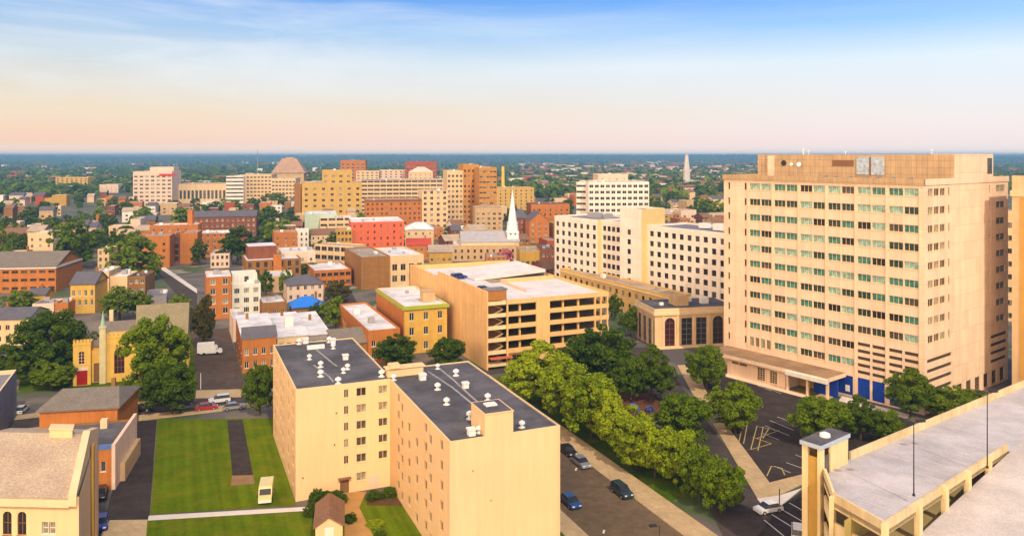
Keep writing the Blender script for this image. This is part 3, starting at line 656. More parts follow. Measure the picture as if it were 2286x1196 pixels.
    wall_face(b, (22.4, -6.8), (0, 1), (-1, 0), 6.8, -.1, 4.2, [], 0); wall_face(b, (6.2, -.004), (0, -1), (1, 0), 6.8, -.1, 4.2, [], 0)
    b.build('annexe_wall', PEACH, root)
    for r in awin:
        o = bpy.data.objects.new('annexe_window', window_mesh(r[1] - r[0], r[3] - r[2], CTRIM, G_MID, 2, 5)); o.location = (r[0], -6.8, r[2]); link(o, root)
    for r in slot:  # dark slots stand in for unreadable sign letters
        o = bpy.data.objects.new('annexe_sign_mark', window_mesh(r[1] - r[0], r[3] - r[2], BTRIM, G_DARK, 0)); o.location = (r[0], -6.8, r[2]); link(o, root)
    b = MB(); b.box(1.0, -7.9, 4.205, 33.4, -.005, 5.1, 0, 1); b.build('annexe_roof', [PEACH, aroof], root)
    b = MB(); b.box(23.4, -8.6, 4.0, 33.6, -7.905, 4.9); b.build('canopy_fascia', WTRIM, root)
    for x in (23.2, 28.2, 33.0):
        b = MB(); b.box(x, -7.7, -.1, x + .5, -7.2, 4.2); b.build('canopy_column', PEACH, root)
    b = MB(); b.box(22.5, -1.2, -.1, 27, -.6, 4.2); b.build('entrance_wall', YELLOW, root)
    b = MB(); b.box(27.6, -3.6, .1, 33.4, -3.2, 4.15); b.build('blue_panel', BLUEP, root)
    b = MB(); b.box(5.5, -9.2, -.1, 34, -6.9, .16); b.build('annexe_step', PEACH, root)
tower()
ZONES.append((1585, 2286, 340, 950, 165, None))
sheet('entrance_lawn', gp((1752, 873), (1800, 862), (1842, 872), (1800, 888)), mat('dry_planting', (.20, .15, .04), .95, .3, .6), .06)
sheet('pavement', gp((1806, 890), (1850, 872), (1880, 880), (1832, 898)), PAVE, .1)
sheet('pavement', gp((1880, 884), (2030, 926), (2025, 936), (1872, 895)), PAVEW, .1)

# neighbour tower at the right edge of the picture
def edge_tower():
    ox, oy = PY(2259, 176); W, D, H = 30, 25, 49.5
    root = thing('cream_tower', 'cream high rise with an orange recessed strip, cut off by the right edge', 'high rise', (ox, oy, 0), GB)
    zs = [45.5 - 3.85 * k for k in range(11)]
    rs = [(u, u + 1.9, z - .8, z + .8) for z in zs for u in (4.5, 7.4, 10.3)]
    b = MB()
    for f in FACES: p0, dr, inn, ang, w = FACES[f](W, D); wall_face(b, p0, dr, inn, w, -.3, H, rs if f == 'front' else [], 0)
    b.box(.5, .5, H - .9, W - .5, D - .5, H - .8, 1)
    b.build('wall', [CREAM2, GROOF], root)
    b = MB(); b.box(1.6, -.12, 2, 3.4, -.004, 44.5); b.build('recessed_strip', mat('orange_strip', (.60, .34, .08), .9, .1, .3), root)
    b = MB(); b.box(-.3, -.3, 44.9, W, -.004, 46.2); b.build('cornice', CTRIM, root)
    b = MB(); b.box(2, 2, H - .79, 12, 12, H + 2.6); b.build('penthouse', BTRIM, root)
    add_windows(root, W, D, {'front': rs}, CTRIM, 'std', 1)
edge_tower()

# ------------------------------------------------------------------ central multi-storey car park
def car_park():
    W, D = 35.4, 66.0; ox, oy = P(1085.7, 651, 19.8); rot = R(24)
    root = thing('car_park', 'tan concrete multi storey car park with open decks and a blank panelled side wall', 'parking garage', (ox, oy, 0), rot)
    lv = [17.3, 14.2, 11.1, 8.0, 4.9]                                  # top of each front parapet
    b = MB(); b.box(0, 0, -.3, .5, 38, 19.8, 0); b.box(0, 38.003, -.3, .5, D, 18.3, 0); b.build('side_wall', GARP, root)
    b = MB(); b.box(.5, D - .4, -.3, W, D, 17.9); b.build('rear_wall', GARC, root)
    b = MB(); b.box(W - .3, .4, -.3, W, D - .4, 5.2); b.build('side_wall', GARC, root)
    for z in lv:
        b = MB(); b.box(6.0, 0, z - 1.15, W + .25, .35, z, 0); b.box(W, .35, z - 1.15, W + .25, D - .4, z, 0); b.build('deck_parapet', GARC, root)
    for k, z in enumerate([16.5, 13.3, 10.2, 7.1, 4.0]):
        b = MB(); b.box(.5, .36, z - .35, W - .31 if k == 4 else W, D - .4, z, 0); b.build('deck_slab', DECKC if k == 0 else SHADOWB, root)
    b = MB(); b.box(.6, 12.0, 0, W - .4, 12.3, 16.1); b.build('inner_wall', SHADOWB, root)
    b = MB(); b.box(13.9, -.12, -.3, 17.8, .4, 17.32); b.build('pier', GARC, root)
    for x in (5.6, 31.2, 33.0, 35.0):
        b = MB(); b.box(x, -.04, -.3, x + .42, .45, 17.31 if x > 5 else 19); b.build('pier', GARC, root)
    for x in (9.5, 22, 26.6):
        b = MB(); b.box(x, 1.0, -.3, x + .5, 1.6, 16.1); b.build('inner_column', GARC, root)
    for y in (14, 26, 38, 50):
        b = MB(); b.box(W - .05, y, -.3, W + .22, y + .6, 17.28); b.build('pier', GARC, root)
    b = MB(); wall_face(b, (6.0, .1), (1, 0), (0, 1), 29.2, -.3, 3.9, [(1.2, 6.8, .1, 3.2), (13, 18, .1, 3.2), (20, 25, .1, 3.2)], 0, .4); b.build('ground_floor_wall', BRICKB, root)
    for u in (7.2, 19, 26):
        c = MB(); c.box(u, .3, 0, u + 5.6, .4, 3.2, 0); c.build('shopfront', G_DARK, root)
    c = MB(); c.box(.7, -1.6, 2.9, 6.6, -.2, 3.2); c.build('awning', mat('red_awning', (.55, .13, .07), .8, .1, 1), root)
    # open stair in the corner: landings, flights, brown head house
    for z in lv + [1.8]:
        c = MB(); c.box(.52, 0, z - 1.1, 5.5, .25, z - .15, 0); c.box(.52, .25, z - 1.15, 5.5, 2.2, z - .95, 0); c.build('stair_landing', GARY, root)
    for k, z in enumerate([14.2, 11.1, 8.0, 4.9, 1.8]):
        for s in (0, 1):
            c = MB(); z0, z1 = (z - .95, z + .6) if s == 0 else (z + .6, z + 2.15); x0, x1 = (1.0, 4.8) if (s == 0) else (4.8, 1.0); y = .5 + .9 * s
            c.face([(x0, y, z0), (x1, y, z1), (x1, y + .85, z1), (x0, y + .85, z0)]); c.face([(x0, y, z0), (x1, y, z1), (x1, y, z1 + .3), (x0, y, z0 + .3)])
            c.build('stair_flight', TANW, root)
    c = MB(); c.box(.5, 2.9, -.3, 5.55, 3.1, 19); c.build('stair_wall', BRICKB, root)
    c = MB(); c.box(.55, .02, 17.35, 5.55, 3.4, 19.9, 0); c.box(.5, -.15, 19.9, 5.8, 3.6, 20.2, 1); c.build('stair_head', [mat('rust_cladding', (.42, .17, .04), .8, .15, .6), GROOF], root)
    # ramp rising across the top deck
    c = MB(); x0, x1, y0, y1 = 11.0, 34.5, 36.0, 60.0
    c.face([(x0, y0, 16.62), (x1, y0, 18.3), (x1, y1, 18.3), (x0, y1, 16.62)]); c.face([(x0, y0, 16.5), (x1, y0, 17.8), (x1, y0, 18.7), (x0, y0, 17.4)]); c.face([(x1, y0, 16.5), (x1, y1, 16.5), (x1, y1, 18.7), (x1, y0, 18.7)])
    c.build('deck_ramp', [DECKC], root)
    c = MB(); c.box(14, 30.4, 16.505, 33.5, 35.9, 16.52); c.build('ramp_gap_shade', SHADOWB, root)  # flat dark sheet painted for the shaded gap under the ramp
    c = MB(); c.box(17, 30.0, 16.5, 34, 30.3, 17.6); c.build('deck_parapet', GARC, root)
    c = MB(); c.box(16.6, 12, 16.505, 17.0, 30, 17.3); c.build('deck_parapet', PINKW, root)
    for k in range(9):
        c = MB(); c.box(7.2 + k * 2.7, 3.0, 16.504, 7.3 + k * 2.7, 8.0, 16.512); c.build('bay_line', LINEY, root)
    return root
car_park()
ZONES.append((960, 1360, 580, 830, 199, None))

# ------------------------------------------------------------------ white office block of three joined slabs
def white_office():
    o = (18.65, 321.8); rot = R(-55); H = 29.6; W = 89; D = 20
    root = thing('white_office_block', 'white concrete office block with square dark windows and a taller blank stair tower', 'office building', (*o, 0), rot)
    zs = [26.4 - 3.5 * k for k in range(8)]
    segs = [(0, 26.5, -1.6, H, [1.9 + 3.75 * k for k in range(7)]), (26.5, 40, 0, H, [2.0 + 2.5 * k for k in range(5)]), (40, 51, -2.6, 35, [4.6]), (51, W, 0, H - .3, [2.4 + 3.5 * k for k in range(10)])]
    b = MB()
    for x0, x1, y, h, us in segs:
        rs = [(u - .95, u + .95, z - 1.0, z + 1.0) for z in zs for u in us]
        wall_face(b, (x0, y), (1, 0), (0, 1), x1 - x0, -.3, h, rs, 0, .35)
        D = 9 if h > 34 else 20
        b.face([(x0, y, -.3), (x0, D, -.3), (x0, D, h), (x0, y, h)], 0); b.face([(x1, y, -.3), (x1, D, -.3), (x1, D, h), (x1, y, h)], 1 if x0 in (0, 40) else 0)
        b.face([(x0, D, -.3), (x1, D, -.3), (x1, D, h), (x0, D, h)], 0)
        t = .4; o4 = [(x0, y), (x1, y), (x1, D), (x0, D)]; i4 = [(x0 + t, y + t), (x1 - t, y + t), (x1 - t, D - t), (x0 + t, D - t)]
        for k in range(4):
            p, q, r, s = o4[k], o4[(k + 1) % 4], i4[(k + 1) % 4], i4[k]
            b.face([(*p, h), (*q, h), (*r, h), (*s, h)], 0); b.face([(*s, h), (*r, h), (*r, h - .7), (*s, h - .7)], 0)
        c = MB(); c.face([(*p, h - .69) for p in i4]); c.build('roof', GROOF if h > 34 else mat('slate_membrane', (.17, .165, .20), .75, .16, .2, 'roof', stain=1.35), root)
        rr = random.Random(int(x0))
        for r in rs:
            w = bpy.data.objects.new('window', window_mesh(1.9, 2.0, WTRIM, rr.choice(GSET['dark']), 0)); w.location = (x0 + r[0], y, r[2])
            NW = len([c for c in root.children if c.name.startswith('window')]) if False else None
            link(w, root)
    b.build('wall', [WHITEC, mat('sunlit_return_paint', (.70, .50, .20), .9, .08, .3)], root)  # sunlight on the right-facing returns is painted in as yellow
    wins = [c for c in root.children if c.name.startswith('window')]
    keep = sorted(wins, key=lambda c: (c.location.z < 8, -c.location.x))[:100]
    V = MB()
    mats = []
    for c in wins:
        if c in keep: continue
        n = len(V.v); me = c.data
        for v in me.vertices: V.v.append(tuple(v.co + c.location))
        for p in me.polygons:
            V.f.append(tuple(n + i for i in p.vertices)); m = me.materials[p.material_index]
            if m not in mats: mats.append(m)
            V.m.append(mats.index(m))
        bpy.data.objects.remove(c)
    if V.v: V.build('window', mats, root)['kind'] = 'stuff'
    for x, y, sx, sy, sz in ((8, 9, 5, 4, 1.6), (14, 12, 3, 3, 1.2), (20, 8, 2, 2, 2.0), (30, 11, 4, 3, 1.2), (66, 10, 3, 3, 1.4), (74, 8, 5, 2.5, 1.8), (79, 11, 2.5, 2.5, 2.2), (83, 7, 2, 2, 1.0)):
        c = MB(); c.box(x, y, H - .69, x + sx, y + sy, H - .4 + sz); c.build('roof_unit', WMETAL if x > 60 else GREYM, root)
white_office()
ZONES.append((1240, 1640, 460, 700, 250, None))

# ------------------------------------------------------------------ arched hall beside the office block, with its long low yellow wing
def arched_hall():
    o = P(1462, 776); rot = R(12); W, D, H = 25, 15, 10.6
    root = thing('arched_hall', 'cream stone hall with tall pilasters, an arched portal and a dark flat roof', 'hall', (*o, 0), rot)
    fr = [(3.0, 6.0, .3, 8.2), (8.0, 11.3, .3, 8.0), (12.4, 15.7, .3, 8.0), (17.6, 20.8, .3, 8.2), (21.6, 24, .3, 8.0)]
    le = [(2.2 + 3.9 * k, 4.4 + 3.9 * k, .3, 7.6) for k in range(3)] + [(13.0, 14.4, .3, 7.6)]
    b = MB()
    for f, rs in (('front', fr), ('left', le), ('right', []), ('back', [])):
        p0, dr, inn, ang, w = FACES[f](W, D); wall_face(b, p0, dr, inn, w, -.3, H, rs, 0, .5)
    b.build('wall', CREAM2, root)
    c = MB(); c.box(-.5, -.5, H - 1.6, W + .5, -.004, H - .9); c.box(-.5, -.004, H - 1.6, -.004, D, H - .9); c.box(-.2, -.2, H - .9, W + .2, -.003, H + .3); c.box(-.2, -.003, H - .9, -.003, D, H + .3); c.build('cornice', CTRIM, root)
    c = MB(); c.box(.01, .01, H - .1, W - .01, D - .01, H + .02); c.build('roof', DROOF, root)
    for u in (2.1, 6.5, 11.6, 16.1, 21.0):
        c = MB(); c.box(u, -.3, -.3, u + .75, -.003, H - 1.61); c.build('pilaster', CREAM2, root)
    for u in (1.0, 4.9, 8.8, 12.4):
        c = MB(); c.box(-.3, u, -.3, -.003, u + .7, H - 1.61); c.build('pilaster', CREAM2, root)
    for f, rs in (('front', fr), ('left', le)):
        p0, dr, inn, ang, w = FACES[f](W, D)
        for i, r in enumerate(rs):
            arch = CREAM2 if (f == 'front' and i in (0, 3)) else False
            x = bpy.data.objects.new('window', window_mesh(r[1] - r[0], r[3] - r[2], BTRIM if arch else GREYM, G_MAROON if arch and i == 0 else G_MID if f == 'left' else G_DARK, 1, 4, None, arch)); x.location = (p0[0] + dr[0] * r[0], p0[1] + dr[1] * r[0], r[2]); x.rotation_euler = (0, 0, ang); link(x, root)
    c = MB(); c.box(8, 4, H + .02, 12, 9, H + 2.8, 0); c.build('roof_house', TANW, root)
    for x, y, s in ((17, 6, 1.6), (14, 10, 1.2), (4, 6, .8)):
        c = MB(); c.box(x, y, H + .02, x + s * 1.4, y + s, H + s); c.build('roof_unit', WMETAL, root)
    c = MB(); c.box(-1, -2.2, -.1, W + 1, -.5, .35); c.build('steps', CTRIM, root)
arched_hall()
o = P(1395, 668, 8); building('yellow_wing', 'long low yellow building with a row of small windows below the white office block', 'low building', (19.0, 311), R(-63), 69, 8, 9.6, mat('gold_wall', (.70, .44, .14), .9, .12, .3, 'wall'), TROOF,
         {'front': grid(69, 17, [5.6, 1.6], 1.5, 1.7, 4, 3)}, GREYM, 'std', 0, parapet=.6, trim=(CTRIM, 8.3, .4, .25), units=2)

# ------------------------------------------------------------------ near car park with open ramps, bottom right
def near_garage():
    root = thing('ramp_garage', 'pale yellow concrete garage with an open roof deck in the near right corner', 'parking garage', (0, 0, 0))
    A0, B0, C0 = (37.1, 91.2), (39.7, 83.9), (67.1, 106.7); S = (38.9, 98.4); D0, D1 = (44.4, 103.9), (118, 158.5); E0 = (104, 137.4)
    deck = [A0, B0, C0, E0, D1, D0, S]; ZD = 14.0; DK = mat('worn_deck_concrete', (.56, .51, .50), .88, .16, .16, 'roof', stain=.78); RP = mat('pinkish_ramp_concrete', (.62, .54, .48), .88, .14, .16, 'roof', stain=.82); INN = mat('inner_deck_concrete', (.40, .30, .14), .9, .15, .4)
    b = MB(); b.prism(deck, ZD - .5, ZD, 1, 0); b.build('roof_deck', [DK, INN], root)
    bd = np.array([C0[0] - B0[0], C0[1] - B0[1]]); L_ = np.linalg.norm(bd); bd /= L_; nd = np.array([bd[1], -bd[0]])
    off = lambda p, k: (p[0] + nd[0] * k, p[1] + nd[1] * k)
    zr = 10.7
    lo0, lo1, lo2 = off(B0, .25), off(C0, .25), off(E0, .25); f0, f1, f2 = off(B0, 20), off(C0, 20), off(E0, 20)
    back0 = (B0[0] - bd[0] * 6 + nd[0] * .25, B0[1] - bd[1] * 6 + nd[1] * .25); fb = off(back0, 20)
    b = MB(); zb = zr - .7
    b.face([(*back0, zb), (*fb, zb), (*f0, zr), (*lo0, zr)]); b.face([(*lo0, zr), (*f0, zr), (*f1, ZD), (*lo1, ZD)]); b.face([(*C0, ZD + .004), (*f1, ZD + .004), (*f2, ZD + .004), (*E0, ZD + .004)])
    b.build('ramp', RP, root)
    def wallseg(p, q, z0, z1, t=.3, m=GARY, nm='parapet', z0b=None, z1b=None):
        d = np.array([q[0] - p[0], q[1] - p[1]]); d /= np.linalg.norm(d); n = np.array([-d[1], d[0]]) * t; b = MB(); z0b = z0 if z0b is None else z0b; z1b = z1 if z1b is None else z1b
        p2, q2 = (p[0] + n[0], p[1] + n[1]), (q[0] + n[0], q[1] + n[1])
        b.face([(*p, z0), (*q, z0b), (*q, z1b), (*p, z1)]); b.face([(*q2, z0b), (*p2, z0), (*p2, z1), (*q2, z1b)]); b.face([(*p, z1), (*q, z1b), (*q2, z1b), (*p2, z1)])
        b.face([(*p, z0), (*p2, z0), (*p2, z1), (*p, z1)]); b.face([(*q, z0b), (*q2, z0b), (*q2, z1b), (*q, z1b)]); b.face([(*p, z0), (*q, z0b), (*q2, z0b), (*p2, z0)])
        return b.build(nm, m, root)
    ST = mat('stained_yellow_concrete', (.76, .60, .34), .9, .2, .6, 'wall', col2=(.66, .48, .24))
    wallseg(S, A0, ZD - 1.0, ZD + 1.0); wallseg(A0, B0, ZD - .75, ZD + 1.0, m=ST); wallseg(B0, C0, ZD - .35, ZD + .95, m=ST); wallseg(D1, D0, ZD - .6, ZD + 1.05, m=ST)
    for k in range(4):                                                  # decks below: parapets, floors, columns
        z = ZD - 3.3 * (k + 1)
        wallseg(S, A0, z - .6, z + 1.0); wallseg(A0, B0, z - .6, z + 1.0)
        q = off(B0, 20); wallseg(B0, q, z - .6, z + .9)
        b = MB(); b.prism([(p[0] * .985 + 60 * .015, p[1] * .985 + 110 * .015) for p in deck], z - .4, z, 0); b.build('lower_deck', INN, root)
    def column(p, z0, z1, s=.42, m=GARY):
        b = MB(); ca, sa = bd; pts = [(p[0] + ca * x - sa * y, p[1] + sa * x + ca * y) for x, y in ((-s, -s * .7), (s, -s * .7), (s, s * .7), (-s, s * .7))]; b.prism(pts, z0, z1); b.build('column', m, root)
    column(A0, -.3, ZD + .6, .36); column(B0, -.3, ZD + .9, .36)
    for t in (.22, .42, .61, .80):
        p = (B0[0] + (C0[0] - B0[0]) * t, B0[1] + (C0[1] - B0[1]) * t); column(off(p, .12), zr + (ZD - zr) * t - .5, ZD + .97, .42)
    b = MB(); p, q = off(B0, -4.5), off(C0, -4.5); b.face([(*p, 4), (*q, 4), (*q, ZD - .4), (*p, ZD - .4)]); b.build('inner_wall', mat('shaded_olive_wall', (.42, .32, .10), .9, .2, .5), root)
    # stair tower at the corner
    F = (38.4, 98.2); r = R(39); ca, sa = math.cos(r), math.sin(r)
    st = lambda x, y: (F[0] + ca * x - sa * y, F[1] + sa * x + ca * y)
    b = MB()
    for x0, x1, y0, y1 in ((0, .9, 0, .4), (0, .4, 1.7, 2.5), (6.2, 6.8, 0, .4), (6.2, 6.8, 2.1, 2.5)): b.prism([st(x0, y0), st(x1, y0), st(x1, y1), st(x0, y1)], -.3, 17.4)
    b.prism([st(2.5, .05), st(6.2, .05), st(6.2, .3), st(2.5, .3)], -.3, 17.4); b.prism([st(.9, .12), st(1.2, .12), st(1.2, .35), st(.9, .35)], -.3, 17.4)
    b.build('stair_tower_wall', GARY, root)
    b = MB(); b.prism([st(1.2, .18), st(2.4, .18), st(2.4, .28), st(1.2, .28)], ZD, 16.3); b.build('stair_door', G_MID, root)
    b = MB(); b.prism([st(.45, 2.2), st(6.2, 2.2), st(6.2, 2.45), st(.45, 2.45)], -.3, 17.4); b.prism([st(.1, .45), st(.3, .45), st(.3, 1.68), st(.1, 1.68)], -.3, 16.2); b.build('stair_tower_back', OCHRE, root)
    b = MB(); b.prism([st(-.2, -.2), st(7.0, -.2), st(7.0, 2.7), st(-.2, 2.7)], 17.4, 17.95, 1, 0); b.build('stair_tower_roof', [DROOF, mat('blue_grey_fascia', (.42, .48, .55), .7, .1, 1)], root)
    b = MB(); c = st(3.4, 1.3); b.cyl(*c, 17.952, 18.3, .7, .65, 16); b.cyl(*c, 18.3, 18.5, .65, .2, 16); b.build('roof_dome', WMETAL, root)
    lm = MB()
    for k in range(14):
        t = .06 + .066 * k; p = np.array(D0) + (np.array(D1) - np.array(D0)) * t; q = p + nd * 5
        lm.face(line(tuple(p + nd * .5), tuple(q), .12, None, ZD + .008))
    for k in range(12):
        p = np.array(C0) + bd * (-30 + 2.6 * k) - nd * .6; t = 0; lm.face(line(tuple(p), tuple(p - nd * 4.8), .12, None, ZD + .008))
    lm.build('bay_lines', mat('faded_bay_paint', (.74, .60, .44), .9, .2, 2), root)
near_garage()
ZONES.append((1790, 2286, 840, 1196, 84, None))
def lamp(px, py, z, h, label, heads=2, top=None):
    x, y = P(px, py, z if top is None else top); root = thing('lamp_post', label, 'lamp post', (x, y, z), R(10))
    b = MB(); b.cyl(0, 0, 0, .25, .17, .14, 8); b.cyl(0, 0, .25, h, .075, .05, 8); b.build('pole', DARKM, root)
    for s in (-1, 1)[:heads]:
        b = MB(); b.tube((0, 0, h - .05), (s * .5, 0, h + .02), .035, .03); b.box(min(s * .4, s * 1.35), -.24, h - .04, max(s * .4, s * 1.35), .24, h + .16); b.build('lamp_head', DARKM, root)
    return root
lamp(2040, 1106, 14.9, 8.5, 'tall dark twin headed lamp post on the deck parapet nearest the stair tower')
lamp(2204, 1044, 14.9, 9.5, 'tall dark twin headed lamp post farther up the roof deck by the right edge')
lamp(1472, 1172, 0.1, 6.9, 'dark street lamp on the kerb of the brown street at the bottom edge', 1, 7.0)

# ------------------------------------------------------------------ church with crenellated yellow front
def church():
    o = P(163, 862); rot = R(20); root = thing('church', 'yellow stone church with battlements, a red door and a tall pointed window', 'church', (*o, 0), rot)
    def face(x0, x1, y, h, rects, d): 
        b = MB(); wall_face(b, (x0, y), (1, 0), (0, 1), x1 - x0, -.3, h, rects, 0, .3)
        b.face([(x0, y, -.3), (x0, y + d, -.3), (x0, y + d, h), (x0, y, h)]); b.face([(x1, y, -.3), (x1, y + d, -.3), (x1, y + d, h), (x1, y, h)]); b.face([(x0, y, h), (x1, y, h), (x1, y + d, h), (x0, y + d, h)]); b.face([(x0, y + d, -.3), (x1, y + d, -.3), (x1, y + d, h), (x0, y + d, h)])
        return b
    def cren(b, x0, x1, y, h, d, n):
        for k in range(n):
            a = x0 + (x1 - x0) * k / n; b.box(a, y, h + .003, a + (x1 - x0) / n * .58, y + .35, h + .75); 
        b.box(x0 - .1, y - .12, h - .5, x1 + .1, y - .003, h - .25)
    b = face(0, 3.7, 0, 10.0, [(.75, 3.0, .1, 3.5), (1.15, 2.4, 5.0, 8.0)], 4.0); cren(b, 0, 3.7, 0, 10.0, 4, 5); b.build('door_tower', CHURCHY, root)
    b = MB(); b.box(.75, .12, .1, 3.0, .25, 3.5); b.box(1.85, .06, .15, 1.9, .115, 3.4); b.build('red_door', REDD, root)
    b = MB(); b.box(.6, -.06, 3.5, 3.2, -.004, 4.3); b.build('door_lintel', PINKW, root)
    w = bpy.data.objects.new('pointed_window', window_mesh(1.25, 3.0, CTRIM, G_MAROON, 1, 3, None, CHURCHY)); w.location = (1.15, 0, 5.0); link(w, root)
    b = face(3.7, 5.6, 1.6, 7.6, [(.4, 1.6, .1, 4.6)], 3); b.build('link_wall', CHURCHY, root)
    b = MB(); b.box(4.1, 1.75, .1, 5.3, 1.9, 4.6); b.build('side_door', BTRIM, root)
    b = MB(); b.box(5.55, -.3, -.3, 6.9, 1.1, 13.2); b.box(5.4, -.45, 13.2, 7.05, 1.25, 13.5); b.build('turret', mat('weathered_limestone', (.60, .50, .26), .9, .15, .6, 'wall'), root)
    b = MB(); b.cyl(6.22, .4, 13.5, 15.1, .62, .34, 8); b.cyl(6.22, .4, 15.1, 17.2, .34, .02, 8); b.build('turret_cap', COPPER, root)
    b = face(6.9, 13.6, .5, 11.0, [(1.7, 3.9, 2.0, 8.2)], 5); cren(b, 6.9, 13.6, .5, 11.0, 5, 7); b.build('nave_front', CHURCHY, root)
    b = MB(); n = 8; pts = []
    x0, x1, z0, zs, ap = 8.6, 10.8, 2.0, 6.4, 8.2
    for k in range(n + 1): t = k / n; pts.append((x0 + 1.1 * (1 - math.cos(t * math.pi / 2)), zs + (ap - zs) * math.sin(t * math.pi / 2)))
    prof = pts + [(x1 - (p[0] - x0), p[1]) for p in reversed(pts[:-1])]
    b.face([(x0, .72, z0), (x1, .72, z0)] + [(p[0], .72, p[1]) for p in reversed(prof)], 0)
    for s in (0, 1):
        pl = [(p[0], p[1]) for p in pts] + [(x0, ap)]
        if s: pl = [(x0 + x1 - a, z) for a, z in pl]
        b.face([(a, .53, z) for a, z in pl], 1)
    for x in (9.3, 10.05): b.box(x, .6, z0, x + .09, .7, 7.4, 2)
    for z in (3.4, 5.0, 6.4): b.box(x0, .61, z, x1, .69, z + .08, 2)
    b.build('pointed_window', [G_MAROON, CHURCHY, BTRIM], root)
    b = MB(); b.box(13.61, .2, -.3, 14.6, 1.4, 12.3); b.box(13.5, .1, 12.3, 14.7, 1.5, 12.6); b.build('buttress', CHURCHY, root)
    # nave and side hall roofs
    b = MB(); b.box(14.6, 2, -.3, 24.2, 20, 9.0); b.box(1.2, 4, -.3, 14.5, 17, 8.2); b.build('nave_wall', CHURCHY, root)
    b = MB()
    b.face([(13.2, 1.4, 8.6), (24.8, 1.4, 8.6), (24.8, 11, 16.2), (12.4, 11, 16.2)]); b.face([(24.8, 20.6, 8.6), (11.8, 20.6, 8.6), (12.4, 11, 16.2), (24.8, 11, 16.2)]); b.face([(13.2, 1.4, 8.6), (12.4, 11, 16.2), (11.8, 20.6, 8.6)])
    b.face([(24.8, 1.4, 8.6), (24.8, 20.6, 8.6), (24.8, 11, 16.2)])
    b.build('nave_roof', mat('mossy_shingle', (.27, .215, .12), .9, .15, .5, 'shingle'), root)
    b = MB(); b.face([(.8, 3.6, 8.1), (13.1, 3.6, 8.1), (12.4, 11, 12.6), (1.4, 11, 12.6)]); b.face([(13, 17.4, 8.1), (.8, 17.4, 8.1), (1.4, 11, 12.6), (12.4, 11, 12.6)]); b.face([(.8, 3.6, 8.1), (1.4, 11, 12.6), (.8, 17.4, 8.1)]); b.build('side_hall_roof', SHING, root)
    b = MB()
    for k in range(4): b.box(24.25, 3 + k * 4.2, -.3, 24.75, 3.9 + k * 4.2, 8.3)
    b.build('buttress', CHURCHY, root)
    b = MB(); b.box(6.0, 13, 8, 6.9, 13.9, 15); b.build('chimney', CTRIM, root)
church(); ZONES.append((160, 430, 680, 865, 183, None))

# ------------------------------------------------------------------ near left
def gabled_hall():
    rot = R(-3); D = 21; H = 15; (o, W) = spec(-60, 1102, 176, H, rot); SH = -.487          # the end wall runs with the street, not square to the front
    root = thing('gabled_hall', 'cream hall with a tan shingled gable roof, raised end wall and arched windows', 'hall', (*o, 0), rot)
    u0 = 4.45
    fr = [(u0 - .9, u0 + .15, 10.4, 13.1), (u0 + .85, u0 + 1.9, 10.4, 13.1), (u0 + 3.75, u0 + 4.5, 10.6, 12.0), (u0 + 4.6, u0 + 5.35, 10.6, 12.0)] + [(u0 + k, u0 + k + 1.05, 5.2, 7.9) for k in (-.9, .85, 3.8)]
    sk = lambda m: [setattr(m, 'v', [(x + SH * max(y, 0), y, z) for x, y, z in m.v]), m][1]
    b = MB()
    for f in FACES:
        p0, dr, inn, ang, w = FACES[f](W, D); wall_face(b, p0, dr, inn, w, -.3, H, fr if f == 'front' else [], 0, .3)
    sk(b).build('wall', CREAM, root)
    b = MB(); zr, yr = 18.2, 11; b.face([(-.4, -.5, H + .05), (W - .9, -.5, H + .05), (W - .9, yr, zr), (-.4, yr, zr)]); b.face([(W - .9, D + .4, H + .05), (-.4, D + .4, H + .05), (-.4, yr, zr), (W - .9, yr, zr)])
    b.face([(-.4, -.5, H + .05), (W - .9, -.5, H + .05), (W - .9, -.5, H - .2), (-.4, -.5, H - .2)])
    sk(b).build('roof', SHINGT, root)
    b = MB(); x0, x1 = W - .89, W + .05
    prof = [(-.55, H - .9), (-.55, H + .5), (yr, zr + .4), (D + .5, H + .3), (D + .5, -.3), (D + .2, -.3), (D + .2, H - .9)]
    b.face([(x0, y, z) for y, z in prof]); b.face([(x1, y, z) for y, z in reversed(prof)])
    for p, q in zip(prof, prof[1:]): b.face([(x0, *p), (x1, *p), (x1, *q), (x0, *q)])
    sk(b).build('gable_parapet', CTRIM, root)
    b = MB(); b.box(-.2, -.5, H - 1.1, W - .9, -.004, H - .21); b.build('cornice', CTRIM, root)
    b = MB(); b.box(W + .06, 12, -.3, W + .4, 13.2, H + 1.2); sk(b).build('pilaster', OCHRE, root)
    b = MB(); xc = W - 5.2; b.box(xc, yr - .9, zr - 1.6, xc + 3, yr + .6, zr + .75, 0); b.box(xc - .1, yr - 1.0, zr + .75, xc + 3.1, yr + .7, zr + .95, 1); sk(b).build('chimney', [CREAM, CTRIM], root)
    for r in fr:
        arch = (r[3] - r[2]) > 2
        x = bpy.data.objects.new('window', window_mesh(r[1] - r[0], r[3] - r[2], WTRIM if not arch else BTRIM, G_DARK if arch else G_BLIND, 0 if not arch else 1, 1, None, CREAM if arch else False)); x.location = (r[0], 0, r[2]); link(x, root)
gabled_hall(); ZONES.append((0, 215, 960, 1196, 90, None))

